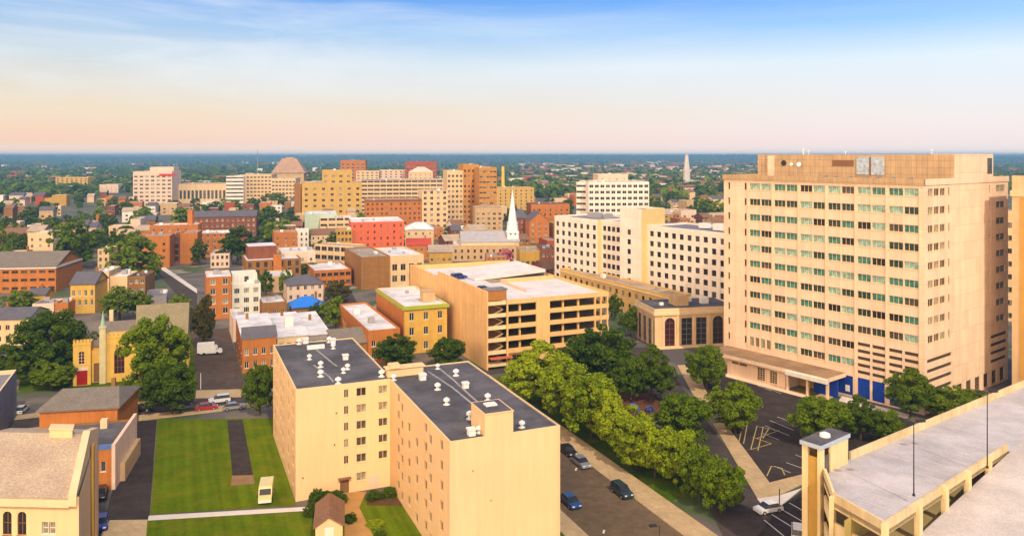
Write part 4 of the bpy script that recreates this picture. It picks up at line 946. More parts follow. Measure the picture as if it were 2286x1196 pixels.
def brick_pair():
    (o, w) = spec(88, 914, 262, 7.6, R(10))
    building('brick_rear_house', 'low brick house with a grey shingled hip roof in front of the church', 'house', o, R(10), w, 13, 7.6, BRICKO, SHING, {'front': []}, rtype='hip', ridge=1.9, oh=.5, hipk=.12, chimney=1, trim=(CTRIM, 7.1, .3, .3), zone=True)
    o2, w2 = spec(98, 1016, 250, 6.4, R(14))
    r = building('flat_roofed_brick_building', 'flat dark roofed brick building with a pinkish side wall beside the driveway', 'building', (o2[0], o2[1]), R(14), w2, 15.4, 6.4, BRICKO, DROOF,
             {'front': [(w2 - 2.9, w2 - 2.1, 3.0, 4.6), (w2 - 1.7, w2 - .9, 3.0, 4.6)]}, WTRIM, 'blind', 0, parapet=.35, cap=BRICKB, units=1)
    b = MB(); b.box(w2 + .005, -.3, -.3, w2 + .55, 15.7, 7.3); b.build('side_wall', PINKW, r)
    b = MB(); b.box(w2 + .56, 3, -.3, w2 + 1.3, 15, 3.0); b.build('side_lean_to', TANW, r)
    b = MB(); b.box(w2 - 3.4, .6, 6.06, w2 - .2, 3.4, 6.3); b.build('roof_hatch', mat('blue_grey_sheet', (.10, .16, .30), .6, .15, .6), r)
    b = MB(); b.box(5.2, 12.2, 6.06, 6.3, 13.4, 7.6); b.build('chimney', CTRIM, r)
brick_pair()
def stucco():
    # grey stucco block cut by the left edge: right corner at pixel 38
    H = 9.5; xr, yr = P(37, 824, H); rot = GA; w, d = 16, 26
    o = (xr - w * math.cos(rot) + d * math.sin(rot), yr - w * math.sin(rot) - d * math.cos(rot))
    building('grey_stucco_building', 'grey stucco building with a pale parapet, cut off by the left edge', 'building', o, rot, w, d, H, GREYW, GROOF, {'right': [(3, 4.2, 5.4, 7.2), (9, 10.2, 5.4, 7.2)]}, GREYM, 'dark', 0, parapet=.8, cap=CTRIM, units=1)
stucco()
def shed():
    o = P(712, 1196); rot = R(12)
    building('garden_shed', 'small cream garden shed with a brown shingled gable roof among the hedges', 'shed', (o[0], o[1] - 2.0), rot, 3.7, 7.2, 2.5, CREAM, SHINGB, {'front': []}, rtype='gabley', ridge=1.25, oh=.3, doors={'front': [(1.2, 2.5, .05, 2.1, WTRIM)]}, zone=False)
shed()
def boundary_walls():
    for (p, q, h, t, m, name, label) in (
        (A(-12, 126), A(-11.8, 177), .9, .3, SHADOWB, 'low_wall', 'low dark wall along the edge of the driveway and lawn'),
        (A(71.0, 110), A(71.0, 176), .9, .08, DARKM, 'railing', 'dark iron railing along the park side of the brown street')):
        root = thing(name, label, 'wall' if 'wall' in name else 'railing', (*p, 0), math.atan2(q[1] - p[1], q[0] - p[0])); L_ = math.hypot(q[0] - p[0], q[1] - p[1])
        b = MB()
        if name == 'low_wall': b.box(0, 0, -.1, L_, t, h); b.box(0, -.05, h, L_, t + .05, h + .1); b.build('wall_body', m, root); continue
        b.box(0, 0, h - .06, L_, .05, h); b.box(0, 0, .15, L_, .05, .2)
        for k in range(int(L_ / .5)): b.box(k * .5, .01, .1, k * .5 + .03, .04, h)
        b.build('rails', m, root)
boundary_walls()

# ------------------------------------------------------------------ mid-distance buildings: roof corner pixels, height, street grid
def W2(w, cols, h, ww=1.1, wh=1.5, st=3.2, first=1.2, m=None): return grid(w, cols, [first + st * k for k in range(int((h - first - .8) // st) + 1) if first + st * k + wh < h - .3], ww, wh, m)
def bld(name, label, cat, x1, y1, x2, h, d, wall, roof, fc=0, lc=0, rot=GA, rc=0, **k):
    o, w = spec(x1, y1, x2, h, rot); wins = {}
    ww, wh, st, first = k.pop('ww', 1.1), k.pop('wh', 1.5), k.pop('st', 3.2), k.pop('first', 1.2)
    if fc: wins['front'] = W2(w, fc, h, ww, wh, st, first)
    if lc: wins['left'] = W2(d, lc, h, ww, wh, st, first)
    if rc: wins['right'] = W2(d, rc, h, ww, wh, st, first)
    if k.get('rtype', 'flat') == 'flat': k.setdefault('units', 3 if w * d > 250 else 2)
    else: k.setdefault('chimney', 1)
    return building(name, label, cat, o, rot, w, d, h, wall, roof, wins, **k)
GR = R(20)
# left side
bld('brick_hall', 'long orange brick hall with a big grey roof at the left edge', 'hall', -60, 597, 125, 10.2, 26, BRICKO, SHING, 9, rtype='gable', ridge=4.6, rot=R(8), ww=2.4, wh=1.0, gset='dark', frame=BTRIM, trim=(WTRIM, 9.3, .8, .25))
bld('cream_house', 'cream house rising behind the long brick hall at the left', 'house', 62, 520, 118, 15, 14, CREAM2, WROOF, 3, rot=R(8), rc=3)
bld('slate_town_house', 'ochre brick town house with a slate roof and pale shuttered windows', 'town house', 157, 633, 212, 10.3, 13, YELLOW, SLATE, 4, rtype='gable', ridge=3.2, rot=R(10), ww=.9, wh=2.0, frame=WTRIM, gset='blind', first=2.8, trim=(BTRIM, 9.9, .3, .25))
bld('white_roofed_house', 'narrow house with a white flat roof right of the slate town house', 'house', 214, 606, 243, 11, 14, CREAM2, WROOF, 2, rot=R(10))
bld('cream_town_house', 'plain cream town house with a white roof behind green bushes', 'house', 246, 617, 284, 10.5, 13, CREAM, WROOF, 0, rot=R(10), parapet=.3)
bld('brick_town_house', 'small brown brick town house with a dark roof next to the plain cream one', 'house', 286, 617, 324, 10.2, 13, BRICKB, DROOF, 3, rot=R(10), frame=WTRIM, chimney=1)
bld('cream_corner_house', 'cream house with a dark roof cut off by the left edge behind big trees', 'house', -50, 712, 64, 7.8, 13, CREAM2, SLATE, 6, rtype='gable', ridge=2.0, rot=R(8), gset='dark', frame=CTRIM)
bld('yellow_cottage', 'small yellow cottage with a dark roof below the long brick hall', 'house', 60, 657, 101, 5.5, 8, YELLOW, SLATE, 3, rtype='gable', ridge=1.6, rot=R(10))
bld('pale_cottage', 'small pale cottage with a pinkish wall left of a tiny brick one', 'house', 72, 678, 120, 5, 9, PINKW, GROOF, 3, rot=R(10))
bld('tiny_brick_house', 'tiny brick house with white window trim below the slate town house', 'house', 122, 676, 152, 5, 8, BRICKO, TROOF, 2, rot=R(10), frame=WTRIM)
bld('grey_garage_row', 'low flat grey roofed building behind the church roof', 'building', 326, 664, 372, 4.5, 18, GREYW, GROOF, 0, rot=GA)
bld('slotted_brick_block', 'tall orange brick block left of a dark vertical slot', 'building', 300, 528, 379, 15.3, 14, BRICKO, TROOF, 3, rot=R(14), gset='std', frame=BTRIM, wh=1.2)
bld('dark_slot_link', 'dark recessed link between two orange brick blocks', 'building', 380, 523, 401, 14.6, 10, BRICKD, DROOF, 1, rot=R(14), ww=3.4, wh=2.2, gset='dark', frame=DARKM)
bld('plain_brick_block', 'plain orange brick block right of the dark vertical slot', 'building', 402, 520, 441, 15.4, 16, BRICKO, TROOF, 0, rot=R(14))
bld('rear_brick_block', 'orange brick block with small windows and a tall chimney behind the slotted pair', 'building', 334, 503, 442, 17.5, 15, BRICKO, WROOF, 6, rot=R(14), frame=WTRIM)
bld('low_brick_wing', 'low brick wing with a pale roof edge right of the plain brick block', 'building', 443, 521, 515, 13, 16, BRICKO, WROOF, 5, rot=R(14), cap=WTRIM)
c0 = thing('brick_stack', 'square orange brick chimney stack above the flat roofs at left centre', 'chimney', (*PY(426, 425), 0)); b = MB(); b.box(-1.3, -1.3, 0, 1.3, 1.3, 24); b.box(-1.5, -1.5, 24, 1.5, 1.5, 24.8); b.build('shaft', BRICKO, c0)
bld('brick_terrace', 'long dark red brick terrace with many small windows beneath the pale hospital', 'terrace', 432, 484, 572, 17, 16, BRICKD, SLATE, 12, rtype='gable', ridge=3, rot=R(14), frame=WTRIM, gset='std', chimney=3)
bld('small_orange_block', 'small orange brick block left of the mint walled building', 'building', 612, 519, 664, 12, 16, BRICKO, TROOF, 3, rot=GR)
# centre left
bld('orange_corner_house', 'tall orange brick house with a white roof left of a white house', 'house', 461, 619, 517, 14, 15, BRICKO, WROOF, 2, lc=0, ww=1.6, wh=1.9, frame=WTRIM, gset='blind', units=3, first=1.8, cap=PINKW)
r_ = bld('white_stepped_house', 'white house with green tinted windows and a stepped upper storey beside the orange brick house', 'house', 518, 636, 582, 10.6, 13, mat('white_render', (.72, .68, .55), .9, .1, .5, 'wall'), WROOF, 3, ww=1.7, wh=1.7, frame=WTRIM, mull=2, gset='std')
b = MB(); b.box(.3, 4, 10.1, 8.4, 12.6, 13.6); b.build('upper_storey', MATS['white_render'], r_)
b = MB(); b.box(4.2, 3.9, 10.9, 5.6, 3.998, 12.7); b.build('upper_window', G_MID, r_)
r_ = bld('brown_brick_building', 'brown brick building with white roofs on two levels and a projecting stair shaft', 'building', 549, 582, 672, 10.6, 22, BRICKB, WROOF, 7, ww=1.4, wh=2.2, gset='dark', frame=BTRIM, lc=3)
o_ = r_; b = MB(); b.box(1.5, 8, 10.1, 13, 21, 15.5, 0, 1); b.build('upper_storey', [BRICKD, WROOF], o_)
b = MB(); b.box(10.8, -1.8, -.3, 14, -.005, 13, 0, 1); b.build('stair_shaft', [BRICKO, SLATE], o_)
bld('white_roofed_shop', 'low brick shop with a broad white roof behind the grey roofed house', 'shop', 702, 604, 784, 7, 26, BRICKO, WROOF, 6, gset='dark', frame=BTRIM, ww=2.0, wh=1.4)
bld('long_cream_shops', 'long cream shop building with big windows facing the street below the red block', 'shop', 702, 545, 789, 12, 10, CREAM2, TROOF, 6, rot=R(-24), ww=3.0, wh=2.0, st=4.0, gset='dark', frame=GREYM)
bld('peach_shop', 'peach rendered block with a pale roof above the white roofed shop', 'building', 627, 563, 704, 12, 18, PINKW, WROOF, 4, rot=GR)
bld('grey_roofed_house', 'peach house with a dark grey hip roof in front of the white roofed shop', 'house', 641, 636, 722, 6.6, 12, PINKW, SLATE, 5, rtype='hip', ridge=2.6, frame=WTRIM, gset='std', chimney=2)
bld('blue_roofed_house', 'small house under a bright blue covered hip roof', 'house', 655, 684, 722, 4.4, 9, BRICKB, BLUET, 3, rtype='hip', ridge=2.4, oh=.6)
bld('lilac_roofed_house', 'low house with a pale lilac flat roof left of the blue roof', 'house', 585, 676, 640, 5.4, 14, BRICKB, WROOF, 3, gset='dark')
r_ = bld('mansard_row_house', 'orange brick row house with dark mansard front and white roof behind the apartment block', 'row house', 541, 756, 617, 8.6, 23, BRICKO, WROOF, 4, rtype='shed', ridge=1.6, ww=1.0, wh=1.6, frame=WTRIM, gset='std', lc=4, cap=PINKW)
wm = spec(541, 756, 617, 8.6, GA)[1]
b = MB(); b.face([(-.3, -.35, 8.55), (wm + .3, -.35, 8.55), (wm + .1, 2.2, 11.0), (-.1, 2.2, 11.0)]); b.face([(-.1, 2.2, 11.0), (wm + .1, 2.2, 11.0), (wm + .1, 2.6, 10.9), (-.1, 2.6, 10.9)]); b.face([(-.3, -.35, 8.55), (-.1, 2.2, 11.0), (-.1, 2.6, 8.5)]); b.face([(wm + .3, -.35, 8.55), (wm + .1, 2.2, 11.0), (wm + .1, 2.6, 8.5)]); b.build('mansard', SLATE, r_)
r_ = bld('white_gabled_row_house', 'cream row house with a white roof next to the mansard one', 'row house', 619, 752, 689, 7.6, 25, CREAM2, WROOF, 4, rtype='shed', ridge=1.4, frame=BTRIM, gset='dark')
b = MB(); b.box(3, 9, 7.5, 5.2, 11, 10.6, 0); b.build('roof_house', WTRIM, r_)
bld('dark_fronted_row_house', 'row house with a dark front wall and a long white roof', 'row house', 690, 747, 737, 7.4, 25, GREYW, WROOF, 2, rtype='shed', ridge=1.2, gset='dark')
bld('pink_back_house', 'pale pinkish flat roofed house at the head of the alley', 'house', 520, 712, 548, 6.6, 16, PINKW, WROOF, 1)
bld('shingled_annexe', 'low annexe with a tan grey shingled roof left of the brick corner house', 'house', 742, 768, 820, 5.6, 12, BRICKB, SHING, 0, rtype='gable', ridge=2.6)
bld('brick_corner_house', 'orange brick corner house with a long white roof beside the yellow facade', 'house', 822, 738, 893, 8.6, 40, BRICKO, WROOF, 3, frame=WTRIM, gset='dark', units=2, lc=3)
r_ = bld('yellow_fronted_building', 'yellow brick building with a green cornice and three columns of windows', 'building', 903, 684, 998, 13, 32, YELLOW, WROOF, 3, ww=1.3, wh=2.1, st=4.0, first=1.0, frame=WTRIM, gset='dark', trim=(GTRIM, 12.0, .9, .5), units=2, cap=PINKW)
b = MB(); b.box(-.2, .6, -.3, -.006, 32, 12.95); b.build('side_wall', BRICKO, r_)
b = MB(); b.box(7, 6, 12.5, 10.5, 9, 15.6); b.box(6.8, 5.8, 15.6, 10.7, 9.2, 15.9); b.build('roof_house', TANW, r_)
bld('square_windowed_building', 'cream building with large square dark windows and a brown side wall', 'building', 872, 571, 946, 13.3, 30, CREAM2, WROOF, 4, ww=2.1, wh=2.6, st=4.6, first=2.6, frame=CTRIM, gset='dark')
bld('brown_side_building', 'brown brick building with a flat roof left of the square windowed building', 'building', 806, 574, 871, 13.2, 34, BRICKB, TROOF, 0)
bld('tan_link_building', 'tan building between the square windowed building and the car park', 'building', 948, 607, 992, 13.2, 20, OCHRE, WROOF, 3, frame=BTRIM, gset='dark')
# centre
bld('mint_walled_block', 'pale mint block with grey bands of windows left of the red brick block', 'building', 680, 478, 752, 15.8, 30, MINT, WROOF, 0, rot=R(14))
bld('grey_banded_annexe', 'cream annexe with dark window bands joined to the mint block', 'building', 714, 486, 786, 14.0, 20, CREAM2, WROOF, 4, rot=R(14), ww=4.2, wh=1.5, st=3.6, gset='dark', frame=CTRIM)
bld('red_brick_block', 'salmon red brick block with faint windows and a white roof in the centre', 'building', 784, 496, 902, 20, 30, SALMON, WROOF, 8, rot=R(14), ww=1.0, wh=1.4, gset='blind', frame=MATS['salmon_brick'], lc=5, units=3, cap=WTRIM)
bld('tan_block', 'tan brick block in front of the salmon red one', 'building', 752, 513, 786, 16.5, 12, OCHRE, TROOF, 4, rot=R(14), gset='std', frame=BTRIM)
bld('orange_brick_block', 'wide orange brick block beneath the long grey car park', 'building', 816, 447, 941, 24, 28, BRICKO, TROOF, 12, rot=R(12), ww=1.3, wh=1.6, gset='blind', frame=MATS['orange_brick'], lc=6, trim=(BTRIM, 23.3, .9, .5))
bld('yellow_slab_block', 'tall ochre yellow block with rows of dark windows at the centre left', 'building', 674, 408, 808, 32, 34, MUSTARD, TROOF, 7, rot=R(12), ww=2.4, wh=1.8, st=4.6, first=3, gset='std', frame=MATS['mustard_brick'], lc=0, cap=CTRIM)
bld('yellow_upper_block', 'yellow upper block standing above the ochre slab', 'building', 719, 380, 786, 42, 22, MUSTARD, TROOF, 4, rot=R(12), ww=2.6, wh=1.8, st=4.6, first=4, gset='std', frame=MATS['mustard_brick'])
bld('brown_side_slab', 'narrow brown brick slab on the left of the ochre yellow block', 'building', 657, 410, 673, 31, 30, BRICKB, TROOF, 0, rot=R(12))
bld('long_banded_car_park', 'long grey and cream banded car park behind the orange brick block', 'car park', 806, 402, 1002, 31, 40, CREAM2, DROOF, 14, rot=R(10), ww=5.2, wh=1.7, st=3.8, first=2, gset='dark', frame=CTRIM, cap=WTRIM)
bld('beige_slab', 'beige slab with a column of dark windows left of the cream and orange towers', 'building', 942, 426, 1000, 30, 24, CREAM2, TROOF, 4, rot=R(12), ww=2.0, wh=1.9, st=3.8, gset='std', frame=CTRIM)
bld('cream_slim_tower', 'slim cream tower on the left of the orange brick towers', 'tower', 998, 381, 1034, 43, 24, CREAM2, TROOF, 4, rot=R(12), ww=1.8, wh=1.8, st=3.7, gset='std', frame=CTRIM)
bld('orange_tower', 'tall orange brick tower in the middle of the tight tower cluster', 'tower', 1034, 367, 1069, 47.5, 26, AMBER, TROOF, 4, rot=R(12), ww=1.5, wh=1.7, st=3.7, gset='std', frame=MATS['orange_brick'])
bld('brown_banded_tower', 'orange brown tower with pale bands at the right of the tight tower cluster', 'tower', 1070, 374, 1109, 45.5, 26, AMBER, TROOF, 5, rot=R(12), ww=2.2, wh=1.2, st=3.7, gset='blind', frame=TANW, cap=CTRIM)
bld('yellow_low_block', 'yellow block at the foot of the yellow smokestack', 'building', 1100, 419, 1192, 24, 24, MUSTARD, TROOF, 8, rot=R(8), gset='std', frame=BTRIM)
bld('beige_office', 'beige office with square windows left of the white steeple', 'office', 1061, 464, 1122, 19, 22, TANW, TROOF, 5, rot=R(8), ww=1.9, wh=1.6, gset='std', frame=CTRIM)
s_ = thing('smokestack', 'thin tall yellow smokestack right of the orange brown tower', 'smokestack', (*PY(1123, 800), 0)); b = MB(); b.cyl(0, 0, 0, 43, 2.0, 1.5, 12); b.build('shaft', mat('yellow_stack', (.72, .50, .08), .8, .1, .2), s_); b = MB(); b.cyl(0, 0, 43.01, 43.6, 1.7, 1.7, 12); b.build('rim', BTRIM, s_)
s_ = thing('obelisk_tower', 'tall pale tapering tower standing alone near the right horizon', 'tower', (*PY(1533, 1250), 0)); b = MB(); b.cyl(0, 0, 0, 34, 6.5, 4.8, 8); b.cyl(0, 0, 34, 54, 4.6, 2.6, 8); b.build('shaft', mat('pale_tower_stone', (.62, .55, .50), .9, .15, .1), s_); b = MB(); b.cyl(0, 0, 54, 58, 2.7, .2, 8); b.build('cap', GREYM, s_)
def steeple_church():
    o = P(1030, 531, 11.5); Y = o[1]
    root = building('steeple_church', 'cream church with a pale grey roof and a tall white pointed steeple', 'church', o, R(6), 30, 22, 9.5, CREAM2, mat('pale_slate', (.40, .37, .37), .8, .12, .4, 'shingle'), {'front': W2(30, 6, 9.5, 1.4, 3.4, 9, 2)}, CTRIM, 'blind', 0, rtype='gable', ridge=4.5)
    m = mat('white_steeple_paint', (.82, .79, .74), .7, .06, .5)
    b = MB(); x, y = 27, 5.0; b.box(x - 2.9, y - 2.9, -.3, x + 2.9, y + 2.9, 13.5); b.box(x - 3.2, y - 3.2, 13.5, x + 3.2, y + 3.2, 14.2); b.build('bell_tower', m, root)
    b = MB(); b.cyl(x, y, 14.2, 18.5, 3.1, 2.7, 8); b.cyl(x, y, 18.5, 19.0, 2.9, 2.8, 8); b.cyl(x, y, 19.0, 23.5, 2.3, 1.8, 8); b.cyl(x, y, 23.5, 36.0, 1.8, .05, 8); b.build('steeple', m, root)
    for s in (-1, 1):
        b = MB(); b.box(x - .4 + s * 1.2, y - 2.95, 12.6, x + .4 + s * 1.2, y - 2.905, 13.4); b.build('belfry_opening', G_MID, root)
steeple_church()
bld('pale_market_building', 'long low building with a pale grey roof below the white steeple', 'building', 1010, 548, 1152, 8.0, 26, TANW, WROOF, 10, rot=R(4), gset='dark', frame=BTRIM)
bld('red_gabled_house', 'brick house with a bright red roof left of the pale market building', 'house', 908, 546, 962, 8, 14, BRICKO, REDG, 4, rtype='gable', ridge=2.5, rot=R(8))
bld('ochre_gabled_house', 'ochre house with a tan gable roof above the car park deck', 'house', 958, 562, 1010, 9, 14, OCHRE, TROOF, 4, rtype='gable', ridge=2.5, rot=R(8))
bld('white_dome_hall', 'white hall behind the red gabled house', 'hall', 905, 512, 968, 11, 20, CREAM2, WROOF, 4, rtype='hip', ridge=3.5, rot=R(8))
bld('brick_parapet_building', 'orange brick building with arched parapet behind the car park deck', 'building', 1085, 573, 1130, 9.5, 16, BRICKO, TROOF, 4, rot=R(4), frame=WTRIM, gset='dark')
bld('tall_windowed_building', 'ochre and brown building with tall windows left of the white office block', 'building', 1160, 560, 1208, 10, 20, OCHRE, TROOF, 4, rot=R(4), ww=1.4, wh=4.0, st=8, gset='std', frame=BTRIM)
bld('brown_street_building', 'dark brown building hard against the white office block', 'building', 1208, 556, 1240, 11, 20, BRICKD, DROOF, 3, rot=R(4))
bld('brick_mansion_block', 'dark red brick block with a slate roof right of the white steeple', 'building', 1150, 486, 1180, 14, 20, BRICKD, SLATE, 3, rtype='hip', ridge=5, rot=R(6))
bld('orange_gabled_hall', 'orange brick gabled hall left of the white office block', 'hall', 1182, 492, 1226, 14, 22, BRICKO, SLATE, 3, rtype='gabley', ridge=5, rot=R(6))
bld('wide_brick_hall', 'wide orange brick hall with a dark roof behind the gabled one', 'hall', 1186, 456, 1272, 19, 26, BRICKO, DROOF, 7, rot=R(6), frame=BTRIM)
bld('cream_slab_office', 'pale cream office with four rows of dark windows above the white office block', 'office', 1314, 406, 1449, 37, 34, WHITEC, TROOF, 11, rot=R(5), ww=2.6, wh=1.9, st=3.9, first=2, gset='dark', frame=WTRIM)
bld('cream_slab_wing', 'narrow cream wing with horizontal window strips left of the pale office', 'office', 1288, 406, 1312, 36.6, 28, WHITEC, TROOF, 1, rot=R(-20), ww=8, wh=1.5, st=3.9, first=2, gset='dark', frame=WTRIM)
bld('pink_roof_block', 'pinkish brick plant block rising behind the pale cream office', 'building', 1336, 389, 1402, 41, 20, PINKW, TROOF, 4, rot=R(5))
# far left landmarks
r_ = bld('pale_hospital_tower', 'pale pinkish tower with dark window columns and a red emblem left of the striped court', 'hospital', 297, 383, 384, 37, 40, PINKW, TROOF, 7, rot=R(10), ww=3.4, wh=1.9, st=4.2, gset='std', frame=WTRIM, rc=0)
b = MB(); b.box(14, 10, 36.4, 38, 34, 41.5); b.build('plant_storey', PINKW, r_); b = MB(); b.box(26, -.4, 32.2, 42, -.05, 34.4); b.build('red_emblem', mat('red_sign_paint', (.55, .04, .03), .6, .1, .5), r_)
r_ = bld('striped_court', 'broad pale building with tall dark window stripes beside the pinkish tower', 'court house', 390, 411, 505, 22.5, 40, CREAM2, TROOF, 13, rot=R(8), ww=2.6, wh=9.5, st=20, first=6, gset='dark', frame=WTRIM)
bld('cream_hospital_block', 'wide cream block with many small windows right of the striped court', 'building', 541, 390, 606, 33, 40, CREAM2, TROOF, 8, rot=R(8), gset='far', frame=CTRIM, ww=2.6, wh=1.8, st=4)
bld('grey_banded_block', 'greyish banded block left of the wide cream block', 'building', 507, 393, 541, 32, 40, WHITEC, TROOF, 2, rot=R(8), ww=10, wh=1.6, st=4, gset='dark', frame=WTRIM)
bld('cream_lower_block', 'lower cream block with faint windows left of the ochre slab', 'building', 606, 398, 660, 30, 40, CREAM2, TROOF, 7, rot=R(8), gset='far', frame=CTRIM, ww=2.4, wh=1.8, st=4)
def pyramid():
    x, y = PY(647, 1000); root = thing('pyramid_roofed_hall', 'brown stepped pyramid roof rising over the cream blocks', 'building', (x, y, 0), R(8))
    b = MB(); b.box(-19, -14, 0, 19, 14, 32); b.build('wall', TANW, root)
    b = MB(); b.face([(-21, -15, 32), (21, -15, 32), (9, -5, 50), (-9, -5, 50)]); b.face([(21, -15, 32), (21, 15, 32), (9, 5, 50), (9, -5, 50)]); b.face([(-21, 15, 32), (-21, -15, 32), (-9, -5, 50), (-9, 5, 50)]); b.face([(-9, -5, 50), (9, -5, 50), (9, 5, 50), (-9, 5, 50)]); b.face([(21, 15, 32), (-21, 15, 32), (-9, 5, 50), (9, 5, 50)]); b.build('roof', mat('brown_tile', (.40, .25, .17), .9, .15, .2), root)
    b = MB(); b.box(-5, -2, 50.01, 5, 2, 51.4); b.build('roof_cap', TANW, root)
pyramid()
bld('red_brown_tower', 'small red brown tower with a paler right half on the horizon line', 'tower', 760, 358, 816, 47.5, 26, BRICKO, TROOF, 5, rot=R(5), gset='far', ww=3, wh=2, st=4.4)
bld('dark_red_block', 'dark red block near the horizon behind the long car park', 'building', 905, 361, 975, 46.5, 30, BRICKR, TROOF, 6, rot=R(5), gset='far', ww=3, wh=2, st=4.4)
bld('white_gabled_hall', 'cream hall with a round topped roof behind the long car park', 'hall', 912, 384, 966, 37, 24, CREAM2, PINKW, 5, rtype='hip', ridge=5, rot=R(5), gset='far')
bld('rose_block', 'rose tinted block between the red brown tower and the cream hall', 'building', 845, 380, 912, 36, 26, PINKW, TROOF, 6, rot=R(5), gset='far', ww=2.4)
bld('cream_annexe_block', 'cream annexe just right of the yellow upper block', 'building', 795, 382, 846, 36, 26, CREAM2, TROOF, 5, rot=R(5), gset='far', ww=2.4)
bld('orange_school', 'long orange school building among trees at the far left', 'school', 124, 396, 196, 18, 30, YELLOW, TROOF, 7, rot=R(4), gset='far', ww=3, wh=2)
bld('pink_school_wing', 'low pinkish block among the trees left of the pinkish tower', 'building', 222, 412, 264, 12, 24, PINKW, TROOF, 4, rot=R(4), gset='far')
bld('gap_building', 'cream building with brown windows glimpsed between the two high rises', 'building', 2238, 470, 2262, 36, 20, CREAM2, TROOF, 3, rot=R(-20), gset='std', frame=BTRIM, st=4.2)
bld('hidden_cream_house', 'cream house showing between two tall round trees at the left', 'house', 218, 556, 243, 10, 14, CREAM2, TROOF, 2, rot=R(10), frame=BTRIM)
bld('pale_flat_building', 'pale pinkish flat roofed building beyond the lane at left centre', 'building', 470, 566, 512, 7, 14, PINKW, WROOF, 4, rot=R(14), frame=BTRIM)

# ------------------------------------------------------------------ trees
def leaf_mat(name, c1, c2, c3):
    m = bpy.data.materials.new(name); m.use_nodes = True; N = m.node_tree.nodes; L = m.node_tree.links; b = N['Principled BSDF']; b.inputs['Roughness'].default_value = .6; b.inputs['Specular IOR Level'].default_value = .06
    g = N.new('ShaderNodeNewGeometry'); oi = N.new('ShaderNodeObjectInfo'); tc = N.new('ShaderNodeTexCoord')
    n = N.new('ShaderNodeTexNoise'); n.inputs['Scale'].default_value = 7.0; n.inputs['Detail'].default_value = 3; L.new(tc.outputs['Object'], n.inputs['Vector'])
    a = N.new('ShaderNodeMath'); a.operation = 'MULTIPLY_ADD'; L.new(g.outputs['Random Per Island'], a.inputs[0]); a.inputs[1].default_value = .45; L.new(n.outputs[0], a.inputs[2])
    a2 = N.new('ShaderNodeMath'); a2.operation = 'MULTIPLY_ADD'; L.new(oi.outputs['Random'], a2.inputs[0]); a2.inputs[1].default_value = .3; L.new(a.outputs[0], a2.inputs[2])
    r = N.new('ShaderNodeValToRGB'); e = r.color_ramp.elements; e[0].position = .5; e[0].color = (*c1, 1); e[1].position = 1.2 / 1.25; e[1].color = (*c3, 1); k = e.new(.75); k.color = (*c2, 1)
    L.new(a2.outputs[0], r.inputs[0]); L.new(r.outputs[0], b.inputs['Base Color'])
    t = N.new('ShaderNodeBsdfTranslucent'); L.new(r.outputs[0], t.inputs[0]); ms = N.new('ShaderNodeMixShader'); ms.inputs[0].default_value = .3
    L.new(b.outputs[0], ms.inputs[1]); L.new(t.outputs[0], ms.inputs[2]); L.new(ms.outputs[0], N['Material Output'].inputs[0]); MATS[name] = m; return m
L_DARK = leaf_mat('dark_leaves', (.030, .062, .003), (.058, .102, .004), (.10, .15, .005))
L_MID = leaf_mat('mid_leaves', (.055, .097, .003), (.105, .168, .004), (.175, .235, .006))
L_LIME = leaf_mat('lime_leaves', (.11, .165, .004), (.225, .30, .006), (.35, .40, .009))
L_BROWN = leaf_mat('bronze_leaves', (.045, .042, .008), (.085, .07, .014), (.13, .11, .02))
L_PINK = leaf_mat('pink_blossom', (.35, .06, .10), (.55, .13, .18), (.62, .22, .25))
BARK = mat('tree_bark', (.11, .075, .05), .95, .25, 2)
def crown_mesh(seed, nclump, nleaf, ls, shape='round', mats=None):
    r = np.random.RandomState(seed); V = []; Fq = []
    C = []
    while len(C) < nclump:
        p = r.uniform(-1, 1, 3); q = np.linalg.norm(p)
        if q > 1 or q < .25: continue
        if shape == 'cone':
            z = (p[2] + 1) / 2
            if math.hypot(p[0], p[1]) > 1.05 - z * .95: continue
        if shape == 'round' and p[2] < -.75 and r.rand() < .6: continue
        C.append(p)
    C = np.array(C); lump = 1 + .24 * np.sin(C[:, 0] * 4 + seed) * np.cos(C[:, 1] * 5 + seed * 2)
    C *= lump[:, None]
    for c in C:
        cr = r.uniform(.10, .25) * (1.0 if nclump > 30 else 1.5)
        d = r.normal(size=(nleaf, 3)); d /= np.linalg.norm(d, axis=1)[:, None]
        rad = cr * r.uniform(.55, 1.08, nleaf) ** .6
        pos = c + d * rad[:, None] * np.array([1, 1, .8])
        nrm = d * .9 + r.normal(size=(nleaf, 3)) * .45 + np.array([0, 0, .5]); nrm /= np.linalg.norm(nrm, axis=1)[:, None]
        t = np.cross(nrm, r.normal(size=(nleaf, 3))); t /= np.linalg.norm(t, axis=1)[:, None]; b = np.cross(nrm, t)
        s = ls * r.uniform(.6, 1.35, nleaf)[:, None]; t = t * s; b = b * s * .7
        n = len(V); q = np.stack([pos - t, pos - b, pos + t, pos + b], 1).reshape(-1, 3)
        V.extend(q.tolist()); Fq.extend([(n + 4 * k, n + 4 * k + 1, n + 4 * k + 2, n + 4 * k + 3) for k in range(nleaf)])
    V = np.array(V); V[:, 0] *= .45; V[:, 1] *= .45; V[:, 2] = .55 + V[:, 2] * .40
    me = bpy.data.meshes.new('crown'); me.from_pydata(V.tolist(), [], Fq); me.update(); return me
